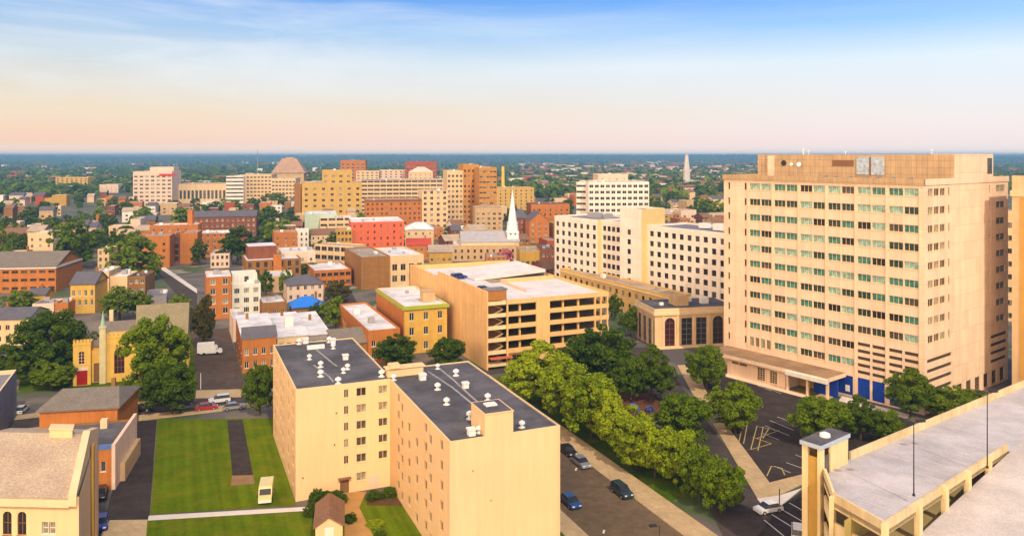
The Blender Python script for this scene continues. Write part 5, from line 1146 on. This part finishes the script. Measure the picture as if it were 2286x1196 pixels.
def trunk_mesh(seed):
    r = random.Random(seed); b = MB(); b.tube((0, 0, -.02), (.01, 0, .3), .028, .020, 8); b.tube((.01, 0, .3), (.0, .01, .62), .02, .010, 7)
    for k in range(6):
        a = k * 1.05 + r.random(); z = .26 + .06 * k; b.tube((.01, 0, z), (.3 * math.cos(a), .3 * math.sin(a), z + .2 + .12 * r.random()), .012, .004, 5)
    me = b.mesh('trunk', BARK); return me
NEAR = [crown_mesh(s, 150, 130, .045) for s in (1, 2, 3, 4)]
MIDC = [crown_mesh(s, 80, 55, .075) for s in (11, 12, 13)]
FARC = [crown_mesh(s, 30, 26, .17) for s in (21, 22, 23)]
CONE = [crown_mesh(s, 60, 40, .05, 'cone') for s in (31, 32)]
TRUNK = [trunk_mesh(s) for s in (1, 2, 3)]
VARIANT = {}
def colored(me, m):
    k = (me.name, m.name)
    if k not in VARIANT:
        c = me.copy(); c.name = 'crown'; c.materials.clear(); c.materials.append(m); VARIANT[k] = c
    return VARIANT[k]
def tree(label, x, y, W, H, lm, set_=None, name='tree', group=None, trunk=True, cat='tree', z=0.0):
    k = int(abs(x * 7.3 + y * 3.1)); set_ = set_ or (NEAR if y < 240 else MIDC)
    root = thing(name, label, cat, (x, y, z), (k % 63) / 10.0, group); root.scale = (W, W, H)
    link(bpy.data.objects.new('crown', colored(set_[k % len(set_)], lm)), root)
    if trunk: link(bpy.data.objects.new('trunk', TRUNK[k % 3]), root)
    return root
def ptree(px, ytop, ybase, wpx, lm, label, **k):
    Y = 54 * F / (ybase - HY); X = (px - CX) / F * Y; W = wpx * Y / F; H = CAM_H - (ytop - HY) * Y / F
    return tree(label, X, Y + W * .1, W * 1.06, H * 1.02, lm, **k)
ptree(1212, 778, 915, 170, L_LIME, 'big light green tree filling the gap behind the dark apartment roof')
ptree(1322, 838, 985, 150, L_LIME, 'yellow green street tree second along the park edge above two parked cars')
ptree(1420, 932, 1050, 112, L_LIME, 'yellow green street tree in the middle of the park row below the red play surface')
ptree(1512, 962, 1092, 116, L_LIME, 'yellow green street tree next to last in the park row, shading the long grass')
ptree(1612, 1026, 1148, 108, L_MID, 'rounded mid green tree at the park corner by the lane pavement')
ptree(1262, 806, 948, 118, L_LIME, 'light green tree leaning over the dark apartment roof edge above the silver car')
ptree(1374, 884, 1016, 112, L_LIME, 'yellow green tree filling the park row just left of the red play surface')
ptree(1464, 950, 1072, 104, L_LIME, 'smaller yellow green tree squeezed into the lower middle of the park row')
ptree(1564, 1000, 1122, 96, L_MID, 'mid green tree beside the rounded one at the park corner')
ptree(1524, 880, 1000, 128, L_MID, 'dense mid green tree between the red play surface and the park lane')
ptree(1345, 733, 872, 165, L_DARK, 'broad dark tree in front of the open car park decks')
ptree(1455, 782, 902, 105, L_DARK, 'dark tree at the upper end of the park beside the lane')
ptree(1410, 800, 900, 80, L_DARK, 'dark tree tucked between the broad one and the red play surface')
ptree(1176, 790, 900, 80, L_DARK, 'dark tree at the foot of the car park stair corner')
ptree(1580, 772, 872, 92, L_MID, 'tree standing before the left end of the tower entrance annexe')
ptree(1645, 855, 972, 118, L_MID, 'round tree at the left side of the marked parking lot')
ptree(1835, 888, 1000, 130, L_MID, 'wide low tree behind the stair tower of the near garage')
ptree(1925, 893, 985, 90, L_DARK, 'dark bushy tree in front of the blue panels, right of the wide low one')
ptree(2038, 826, 935, 98, L_MID, 'tall tree covering the last blue panel of the tower')
ptree(2122, 866, 940, 110, L_MID, 'leafy tree above the deck parapet below the tower side wall')
ptree(1985, 918, 992, 76, L_MID, 'leafy tree above the deck parapet in the gap left of the tall tree')
ptree(1373, 655, 716, 36, L_DARK, 'small dark tree at the right end of the car park decks')
ptree(1408, 686, 752, 46, L_MID, 'small tree left of the arched hall windows')
ptree(1597, 696, 756, 34, L_DARK, 'narrow dark tree between the arched hall and the office tower', name='tree')
ptree(885, 750, 826, 96, L_DARK, 'dark round tree below the orange brick corner house')
ptree(998, 753, 828, 80, L_DARK, 'dark round tree right of the yellow facade door')
ptree(577, 812, 930, 76, L_DARK, 'dark tree against the left wall of the cream apartment block')
ptree(344, 708, 890, 150, L_MID, 'very large tree hiding the right half of the church')
ptree(378, 812, 928, 116, L_DARK, 'dark tree in front of the very large one at the top of the lawn')
ptree(108, 695, 858, 158, L_DARK, 'very large dark tree left of the church door tower')
ptree(110, 805, 872, 96, L_MID, 'small bushy tree at the foot of the very large dark one')
ptree(22, 772, 868, 86, L_DARK, 'dark tree cut by the left edge above the grey stucco building')
ptree(160, 500, 604, 104, L_MID, 'tall round tree standing above the long brick hall')
ptree(292, 522, 626, 118, L_MID, 'tall round tree left of the slotted orange brick block')
ptree(450, 664, 780, 60, L_BROWN, 'bronze green tree between church roof and tall orange house')
ptree(262, 645, 716, 96, L_MID, 'bush like tree right of the slate town house')
ptree(310, 655, 712, 60, L_MID, 'bush like tree before the small brown brick town house')
ptree(36, 648, 700, 80, L_MID, 'spreading tree below the long brick hall at the left edge')
ptree(602, 468, 514, 76, L_MID, 'bright round tree above the low orange block left of the ochre slab')
ptree(652, 480, 516, 40, L_DARK, 'dark tree close to the mint walled block')
ptree(528, 512, 592, 92, L_DARK, 'dark spreading tree between low brick wing and the stair shaft building')
ptree(441, 538, 594, 40, L_DARK, 'dark narrow tree in front of the low brick wing')
ptree(592, 606, 662, 44, L_DARK, 'dark tree behind the white stepped house')
ptree(640, 604, 664, 36, L_MID, 'tree at the foot of the projecting stair shaft')
ptree(684, 588, 626, 86, L_MID, 'low wide green tree in front of the white roofed shop')
ptree(752, 626, 676, 62, L_BROWN, 'bronze tree right of the dark grey hip roof')
ptree(748, 668, 742, 66, L_MID, 'green tree right of the bright blue roof')
ptree(786, 690, 748, 34, L_MID, 'slim green tree against the long white roof of the corner house')
ptree(708, 676, 716, 40, L_DARK, 'small dark tree just below the bright blue roof')
ptree(228, 618, 668, 32, L_DARK, 'dark slim tree squeezed right of the slate town house')
ptree(398, 655, 712, 50, L_MID, 'green tree at the end of the sloping lane behind the church')
ptree(1128, 553, 614, 44, L_PINK, 'bright pink blossoming tree behind the car park roof', set_=MIDC)
ptree(1605, 448, 492, 50, L_LIME, 'light green tree against the left edge of the office tower'); ptree(1576, 442, 486, 44, L_MID, 'mid green tree left of the light one by the tower edge')
ptree(1012, 503, 530, 44, L_DARK, 'dark tree at the foot of the orange tower cluster'); ptree(610, 430, 466, 62, L_MID, 'bright tree in front of the wide cream block')
ptree(476, 452, 486, 54, L_DARK, 'dark tree below the right end of the striped court')
ptree(340, 905 - 60, 905, 60, L_DARK, 'dark low tree at the left foot of the very large tree')
# shrubs and hedges round the shed
def shrub(px, ybase, wpx, hm, lm, label, cat='bush', name='bush'):
    x, y = P(px, ybase); W = wpx * y / F; root = thing(name, label, cat, (x, y, -.35 * hm), px % 6); root.scale = (W, W, hm * 1.35)
    link(bpy.data.objects.new('foliage', colored(NEAR[int(px) % 4], lm)), root)
shrub(712, 1128, 56, 2.6, L_DARK, 'dark round bush at the end of the pale garden path'); shrub(752, 1122, 50, 1.9, L_DARK, 'low dark bush left of the apartment entrance path')
shrub(695, 1150, 34, 2.0, L_DARK, 'dark bush beside the left corner of the garden shed'); shrub(782, 1166, 30, 1.5, L_DARK, 'clipped dark bush between shed and entrance path')
shrub(835, 1112, 42, 1.2, L_DARK, 'low bush right of the apartment entrance path'); shrub(872, 1106, 42, 1.3, L_DARK, 'low bush in the corner between the two apartment wings')
shrub(838, 1172, 44, .7, L_LIME, 'pale yellow green shrub on the grass right of the entrance path'); shrub(850, 1196, 30, .8, L_DARK, 'small dark shrub below the pale yellow green one')
shrub(2172, 900, 70, 3.2, L_MID, 'long leafy shrub at the far end of the tower side wall')

# ------------------------------------------------------------------ vehicles
def car_mesh(L_, W, H, kind):
    b = MB(); w = W / 2
    if kind == 'suv': prof = [(0, .35), (0, .95), (.35, 1.02), (.55, 1.05)]; 
    hood = 1.05 if kind == 'sedan' else 1.15; h0 = .32; belt = .92 if kind == 'sedan' else 1.05
    x = [0, .08, L_ * .26, L_ * .30, L_ * .72, L_ * .97, L_]
    low = [(0, h0), (L_, h0), (L_, belt - .28), (L_ - .12, belt - .14), (L_ * .72, belt), (.25, belt), (.02, belt - .1)]
    n = len(low)
    b.face([(p[0], -w, p[1]) for p in low]); b.face([(p[0], w, p[1]) for p in reversed(low)])
    for i in range(n):
        p, q = low[i], low[(i + 1) % n]; b.face([(p[0], w, p[1]), (q[0], w, q[1]), (q[0], -w, q[1]), (p[0], -w, p[1])])
    return b, belt
def car(label, x, y, heading, col, kind='sedan', L_=4.5, W=1.8, H=1.45, group=None, cat='car'):
    root = thing('parked_car', label, cat, (x, y, .02), heading, group)
    b, belt = car_mesh(L_, W, H, kind); w = W / 2; r0, r1 = (L_ * .22, L_ * .60) if kind == 'sedan' else (L_ * .06, L_ * .62)
    f0 = (L_ * .06 if kind == 'sedan' else .02 * L_, L_ * .76); wi = w * .80
    b.face([(r0, -wi, H), (r1, -wi, H), (r1, wi, H), (r0, wi, H)])                     # roof panel
    b.build('body', col, root)
    g = MB(); bz = belt + .004; lo = [(f0[0], -w * .96), (f0[1], -w * .96), (f0[1], w * .96), (f0[0], w * .96)]; hi = [(r0, -wi), (r1, -wi), (r1, wi), (r0, wi)]
    for i in range(4): p, q, s, t = lo[i], lo[(i + 1) % 4], hi[(i + 1) % 4], hi[i]; g.face([(*p, bz), (*q, bz), (*s, H - .01), (*t, H - .01)])
    g.build('windows', G_DARK, root) if False else g.build('glasshouse', G_DARK, root)
    for px, py in ((L_ * .19, -w), (L_ * .81, -w), (L_ * .19, w), (L_ * .81, w)):
        c = MB(); c.cyl(0, 0, -.1, .1, .33, .33, 14, 0); c.cyl(0, 0, .101, .115, .19, .17, 10, 1); o = c.build('wheel', [RUBBER, GREYM], root); o.location = (px, py * .97, .33); o.rotation_euler = (R(90) if py < 0 else R(-90), 0, 0)
    for s in (-1, 1):
        c = MB(); c.box(L_ - .10, s * w * .62 - .2, belt - .34, L_ + .015, s * w * .62 + .2, belt - .2); c.build('headlight', WMETAL, root)
        c = MB(); c.box(-.015, s * w * .7 - .18, belt - .32, .06, s * w * .7 + .18, belt - .16); c.build('tail_light', paint('tail_red', (.4, .01, .01)), root)
    return root
P_RED = paint('red_paint', (.42, .012, .015)); P_GREY = paint('silver_paint', (.42, .42, .44), .3, .5); P_BLK = paint('black_paint', (.015, .017, .018)); P_BLUE = paint('blue_paint', (.012, .05, .17)); P_GRN = paint('dark_green_paint', (.02, .045, .05)); P_WHT = paint('white_paint', (.72, .70, .68)); P_DBL = paint('deep_blue_paint', (.01, .03, .22))
hs = GA - R(90)
def pcar(label, px, py, h, col, kind='sedan', **k):
    x, y = P(px, py); L_ = k.get('L_', 4.5); return car(label, x - L_ / 2 * math.cos(h), y - L_ / 2 * math.sin(h), h, col, kind, **k)
pcar('dark blue car on the near kerb of the brown street beside the apartment wall', 1273, 1126, hs, P_BLUE)
pcar('dark green estate car parked alone by the park pavement', 1388, 1104, hs, P_GRN, 'suv', H=1.7)
pcar('silver car parked under the yellow green street trees', 1297, 1038, hs, P_GREY)
pcar('black car parked just up the street from the silver one', 1268, 1012, hs, P_BLK)
pcar('red car parked at the back of the lawn', 461, 914, GA, P_RED); pcar('silver grey car parked to the right of the red one', 522, 913, GA, P_GREY)
pcar('white car farther across the street behind the red one', 490, 898, GA + math.pi, P_WHT, 'suv', H=1.7)
pcar('black car half hidden under the dark tree left of the red car', 424, 917, GA, P_BLK)
pcar('dark car on the cross street left of the dark lawn tree', 312, 918, GA, P_BLK)
pcar('white car in the yard beside the brick rear house', 47, 920, GA + R(80), P_WHT); pcar('dark car in front of the flat roofed brick building', 224, 1108, GA - R(90), P_BLK); pcar('bright blue car at the bottom beside the cream hall end wall', 226, 1174, GA - R(90), P_DBL)
pcar('white car at the lower lot stalls, partly behind the near garage', 1782, 1196, R(70), P_WHT, 'suv', H=1.7)
pcar('white car at the kerb of the lower lot, below the pavement apron', 1715, 1142, R(200), P_WHT, 'sedan', L_=4.3, W=1.75)
# vehicles on the central car park roof
def onroof(label, px, py, z, h, col, **k):
    x, y = P(px, py, z); c = car(label, x, y, h, col, **k); c.location.z = z
onroof('bright blue car alone on the white car park roof', 1008, 624, 16.52, R(35), P_DBL, kind='suv', H=1.8, L_=5.0, W=2.0); onroof('dark grey car on the car park roof near the stair head', 1062, 650, 16.52, R(20), P_GRN)
def van(label, px, py, h, L_=5.2, W=2.1, H=2.5, col=None, name='parked_van', cat='van'):
    col = col or paint('cream_van_paint', (.70, .58, .24)); x, y = P(px, py); root = thing(name, label, cat, (x, y, .05), h); w = W / 2
    b = MB(); prof = [(0, .4), (L_, .4), (L_, 1.15), (L_ - .75, 1.3), (L_ - 1.2, H - .15), (L_ - 1.5, H), (.15, H), (0, H - .2)]
    b.face([(p[0], -w, p[1]) for p in prof]); b.face([(p[0], w, p[1]) for p in reversed(prof)])
    for i in range(len(prof)): p, q = prof[i], prof[(i + 1) % len(prof)]; b.face([(p[0], w, p[1]), (q[0], w, q[1]), (q[0], -w, q[1]), (p[0], -w, p[1])])
    b.build('body', col, root)
    g = MB(); g.face([(L_ - .73, -w * .88, 1.34), (L_ - .73, w * .88, 1.34), (L_ - 1.17, w * .84, H - .22), (L_ - 1.17, -w * .84, H - .22)]); g.build('windscreen', G_DARK, root)
    for px_, py_ in ((L_ * .2, -w), (L_ * .8, -w), (L_ * .2, w), (L_ * .8, w)):
        c = MB(); c.cyl(0, 0, -.12, .12, .38, .38, 14); o = c.build('wheel', RUBBER, root); o.location = (px_, py_ * .96, .38); o.rotation_euler = (R(90), 0, 0)
    c = MB(); c.box(L_ + .003, -w * .95, .45, L_ + .14, w * .95, .8); c.build('bumper', WTRIM, root)
    for s in (-1, 1):
        c = MB(); c.box(L_ - 1.35, s * (w + .02), 1.4, L_ - 1.15, s * (w + .32), 1.75) if s > 0 else c.box(L_ - 1.35, -w - .32, 1.4, L_ - 1.15, -w - .02, 1.75); c.build('mirror', BTRIM, root)
    return root
van('cream van parked on the lawn facing the camera', 597, 1096, GA - R(100), 5.4, 2.0, 2.4)
t_ = van('white box truck parked in the alley beside the church trees', 446, 792, R(18), 5.6, 2.2, 2.3, P_WHT, 'box_truck', 'truck'); b = MB(); b.box(-.6, -1.2, .7, 3.7, 1.2, 3.1); b.build('cargo_box', WMETAL, t_)
x, y = P(280, 1050); r_ = thing('utility_cabinet', 'tan utility cabinet standing on the driveway edge', 'cabinet', (x, y, .05), GA); b = MB(); b.box(-.7, -.45, 0, .7, .45, 1.5); b.build('body', CTRIM, r_); b = MB(); b.box(-.8, -.55, 1.5, .8, .55, 1.6); b.build('lid', TANW, r_)
for px, py, h, lab in ((448, 868, 3.6, 'white post at the mouth of the alley'), (1740, 1134, 3.0, 'thin dark post on the pale pavement apron')):
    x, y = P(px, py); r_ = thing('post', lab, 'post', (x, y, .02)); b = MB(); b.cyl(0, 0, 0, h, .09, .08, 8); b.build('pole', WMETAL if 'white' in lab else DARKM, r_); b = MB(); b.cyl(0, 0, h, h + .12, .14, .1, 8); b.build('cap', GREYM, r_)
# two blue pieces of play equipment in the park
for px, py, s, lab in ((1413, 920, 1.0, 'blue climbing dome on the red play surface'), (1450, 920, .7, 'small dark blue play frame right of the climbing dome')):
    x, y = P(px, py); r_ = thing('play_frame', lab, 'play equipment', (x, y, .1)); b = MB(); m = paint('play_blue' if s == 1 else 'play_dark_blue', (.05, .16, .5) if s == 1 else (.03, .06, .2))
    for k in range(8):
        a = k * math.pi / 4
        for j in range(4):
            t0, t1 = j * math.pi / 8, (j + 1) * math.pi / 8
            b.tube((1.5 * s * math.cos(a) * math.cos(t0), 1.5 * s * math.sin(a) * math.cos(t0), 1.7 * s * math.sin(t0)), (1.5 * s * math.cos(a) * math.cos(t1), 1.5 * s * math.sin(a) * math.cos(t1), 1.7 * s * math.sin(t1)), .11, .11, 5)
    b.build('bars', m, r_); b = MB(); b.cyl(0, 0, .8 * s, 1.75 * s, .9 * s, .25 * s, 10); b.build('canopy', m, r_)
ZONES.append((330, 690, 900, 1196, 120, None))

# ------------------------------------------------------------------ streets of small houses and the trees among them, farther off
def blocked(x, y, w, h):
    px, yb = CX + F * x / y, HY + CAM_H * F / y; yt = HY + (CAM_H - h) * F / y; r = w * .6 * F / y
    for x0, x1, y0, y1, Y, fp in ZONES:
        if fp and math.hypot(x - fp[0], y - fp[1]) < fp[2] + w * .55: return True
        if y < Y + 4 and px + r > x0 and px - r < x1 and yb > y0 and yt < y1 - .35 * (y1 - y0): return True
    return px < -30 or px > 2310
HWALL = [('red brick', BRICKR), ('orange brick', BRICKO), ('orange brick', BRICKO), ('cream', CREAM2), ('orange brick', BRICKO), ('brown brick', BRICKB), ('dark red brick', BRICKD), ('cream', CREAM2), ('pinkish', PINKW), ('tan', TANW), ('white', WHITEC), ('ochre', OCHRE)]
HROOF = [('pale flat roof', WROOF, 'flat'), ('pale flat roof', WROOF, 'flat'), ('pale flat roof', WROOF, 'flat'), ('tan flat roof', TROOF, 'flat'), ('tan flat roof', TROOF, 'flat'), ('dark gable roof', SLATE, 'gable'), ('brown gable roof', SHINGB, 'gable'), ('tan gable roof', SHINGT, 'gable')]
hr = random.Random(11); nh = 0; TAKEN = []
for row, Yr in enumerate([300, 328, 352, 384, 412, 446, 480, 516, 556, 600, 650, 700, 760, 830, 910, 1000]):
    a = -Yr * .62; rot = R(18 if row % 2 else 14)
    while a < Yr * .42 and nh < 282:
        w = hr.choice([6, 7, 8, 10, 14]); d = hr.uniform(11, 17); h = hr.choice([6.5, 7.5, 9, 9, 10.5, 12]); gap = hr.choice([.02, .02, 2, 5, 14 if Yr < 600 else 30])
        x, y = a, Yr + a * math.tan(rot) * .6 + hr.uniform(-3, 3); a += w + gap
        hp = CX + F * x / y
        if (y < 430 and (120 < hp < 500 or 830 < hp < 1000)) or (y < 430 and 500 <= hp <= 830 and (h > 9 or hr.random() < .4)) or (y > 560 and hr.random() < .35): continue
        if y < 290 or hr.random() < .12 or blocked(x, y, w, h): continue
        wn, wm = hr.choice(HWALL); rn, rm, rt = hr.choice(HROOF); near = Yr < 520; zone = 'nearer old streets' if near else 'crowded far streets'
        k = len(ZONES)
        cols = max(2, int(w / 2.6))
        building('row_house', f'{wn} row house with {rn} in the {zone}', 'row house', (x, y), rot, w, d, h, wm, rm,
                 {'front': W2(w, cols, h, 1.0, 1.5)} if near else ({'front': grid(w, max(2, cols // 2), [1.4, 4.6], 2.0, 1.5)} if Yr < 800 else {}), WTRIM if hr.random() < .6 else BTRIM, 'std', 0, parapet=.4, rtype=rt, ridge=2.6,
                 group='row houses in the old streets', zone=False, chimney=1 if near and hr.random() < .5 else 0)
        TAKEN.append((x + w / 2, y + d / 2, max(w, d) / 2)); nh += 1
nt = 0; tr = random.Random(5)
while nt < 235:
    d = tr.uniform(50, 285) if tr.random() < .85 else tr.uniform(30, 60); Y = 54 * F / d; px = tr.uniform(-20, 1640 if d < 190 else 900) if tr.random() < .8 else tr.uniform(-20, 700); X = (px - CX) / F * Y
    H = tr.uniform(9, 16); W = H * tr.uniform(.7, 1.15)
    if any(math.hypot(X - q[0], Y - q[1]) < q[2] + W * .3 for q in TAKEN) or blocked(X, Y, W, H): tr.random(); nt += .02; continue
    lm = tr.choice([L_DARK, L_MID, L_MID, L_DARK, L_LIME]); w_ = {'dark_leaves': 'dark', 'mid_leaves': 'mid', 'lime_leaves': 'light'}[lm.name]
    tree(f'{w_} green leafy tree between the small houses farther off', X, Y, W, H, lm, MIDC if Y < 450 else FARC, group='trees among the small houses', trunk=Y < 450); nt += 1
def street_trees():
    r = np.random.RandomState(17); V = []; Fq = []; n = 0; Mi = []; cnt = 0; tries = 0
    while cnt < 520 and tries < 30000:
        tries += 1
        d = r.uniform(48, 205); Y = 54 * F / d; px = r.uniform(-20, 1660 if d < 160 else 850); X = (px - CX) / F * Y; H = r.uniform(4.5, 10); W = H * r.uniform(.8, 1.25)
        if any(math.hypot(X - q[0], Y - q[1]) < q[2] * .8 + W * .25 for q in TAKEN) or blocked(X, Y, W, H): continue
        me = FARC[cnt % 3]; c = np.empty(len(me.vertices) * 3, np.float32); me.vertices.foreach_get('co', c); c = c.reshape(-1, 3); a = r.uniform(0, 6.3); ca, sa = math.cos(a), math.sin(a)
        q = np.stack([(c[:, 0] * ca - c[:, 1] * sa) * W + X, (c[:, 0] * sa + c[:, 1] * ca) * W + Y, c[:, 2] * H], 1); V.append(q); k = len(c) // 4
        Fq.append(np.arange(len(c)).reshape(-1, 4) + n); n += len(c); Mi.extend([int(r.choice(3, p=[.4, .4, .2]))] * k); cnt += 1
    me = bpy.data.meshes.new('street_greenery'); me.from_pydata(np.concatenate(V).tolist(), [], np.concatenate(Fq).tolist())
    for m in (L_DARK, L_MID, L_LIME): me.materials.append(m)
    me.polygons.foreach_set('material_index', Mi); me.update(); o = link(bpy.data.objects.new('street_greenery', me)); tag(o, 'small garden trees and greenery filling gaps between the farther houses', 'greenery'); o['kind'] = 'stuff'
street_trees()
# woods and suburbs that run to the horizon
def woods():
    r = np.random.RandomState(9); V = []; Fq = []; n = 0; Mi = []
    cnt = 0
    while cnt < 11000:
        d = r.uniform(6.0, 95) if r.rand() < .72 else r.uniform(-2, 16); Y = min(54 * F / max(d, 5.0), 13000) if d > 5 else r.uniform(5000, 9000); px = r.uniform(-60, 2340); X = (px - CX) / F * Y
        if Y < 900: continue
        if Y < 1700 and blocked(X, Y, 14, 12): continue
        H = r.uniform(8, 15); W = H * r.uniform(.9, 1.4); k = 16 if Y < 2500 else 9; z = hill(X, Y)
        if math.sin(X / 170.0 + 3 * math.sin(Y / 400.0)) * math.sin(Y / 260.0 + X / 500.0) > .45 and r.rand() < .85 and Y < 4000: continue
        p = r.normal(size=(k, 3)); p /= np.linalg.norm(p, axis=1)[:, None]; p[:, 2] = np.abs(p[:, 2])
        nr = p + r.normal(size=(k, 3)) * .35; nr /= np.linalg.norm(nr, axis=1)[:, None]; t = np.cross(nr, r.normal(size=(k, 3))); t /= np.linalg.norm(t, axis=1)[:, None]; b = np.cross(nr, t)
        c = p * np.array([W / 2, W / 2, H * .72]) + np.array([X, Y, z + H * .25]); s = H * r.uniform(.22, .4, k)[:, None] * (1.0 if k > 10 else 1.5)
        q = np.stack([c - t * s, c - b * s, c + t * s, c + b * s], 1).reshape(-1, 3); V.append(q); Fq.extend([(n + 4 * j, n + 4 * j + 1, n + 4 * j + 2, n + 4 * j + 3) for j in range(k)]); Mi.extend([0 if r.rand() < .6 else 1] * k); n += 4 * k; cnt += 1
    me = bpy.data.meshes.new('far_woods'); me.from_pydata(np.concatenate(V).tolist(), [], Fq); me.materials.append(L_DARK); me.materials.append(L_MID); me.polygons.foreach_set('material_index', Mi); me.update()
    o = link(bpy.data.objects.new('far_woods', me)); tag(o, 'hazy green woods and suburbs running to the horizon', 'woods'); o['kind'] = 'stuff'
woods()
def suburb():
    r = random.Random(4); b = MB(); mats = [BRICKB, PINKW, WROOF, TROOF, BRICKR, GROOF, WHITEC]
    for _ in range(900):
        d = r.uniform(14, 95); Y = 54 * F / d; px = r.uniform(-40, 2320) if r.random() < .5 else r.uniform(1150, 1700); X = (px - CX) / F * Y
        if Y < 1000 or (Y < 1700 and blocked(X, Y, 26, 14)): continue
        w, dd, h = r.uniform(8, 26) * (1 + Y / 3500), r.uniform(9, 18) * (1 + Y / 3500), r.uniform(6, 13); a = R(r.choice([12, 18, -40])); ca, sa = math.cos(a), math.sin(a)
        pts = [(X + ca * x - sa * y, Y + sa * x + ca * y) for x, y in ((0, 0), (w, 0), (w, dd), (0, dd))]; b.prism(pts, 0, h, r.choice([0, 1, 4, 6, 0, 4]), r.choice([2, 3, 5, 3]))
    o = b.build('far_suburb', mats); tag(o, 'far suburb roofs scattered through the woods toward the horizon', 'suburb'); o['kind'] = 'stuff'
suburb()
# a thin mast on the horizon
r_ = thing('radio_mast', 'hair thin radio mast on the left horizon', 'mast', (*PY(575, 1250), 0)); b = MB(); b.cyl(0, 0, 0, 64, .8, .35, 6); b.build('shaft', GREYM, r_); b = MB(); b.cyl(0, 0, 56, 57, 1.1, 1.1, 6); b.build('platform', GREYM, r_)

# ------------------------------------------------------------------ haze
def haze():
    b = MB(); b.box(-9700, -200, -1.5, 9700, 12800, 68); o = b.build('haze', []); o.data.materials.clear()
    m = bpy.data.materials.new('haze_air'); m.use_nodes = True; N = m.node_tree.nodes; N.clear(); out = N.new('ShaderNodeOutputMaterial'); v = N.new('ShaderNodeVolumePrincipled')
    v.inputs['Color'].default_value = (.22, .47, .74, 1); v.inputs['Density'].default_value = .00018; v.inputs['Anisotropy'].default_value = .1
    m.node_tree.links.new(v.outputs[0], out.inputs['Volume']); o.data.materials.append(m); o['kind'] = 'stuff'; o['label'] = 'thin blue haze over the far city'; o['category'] = 'haze'
haze()
print('windows', NWIN[0], 'houses', nh, 'objects', len(bpy.data.objects))
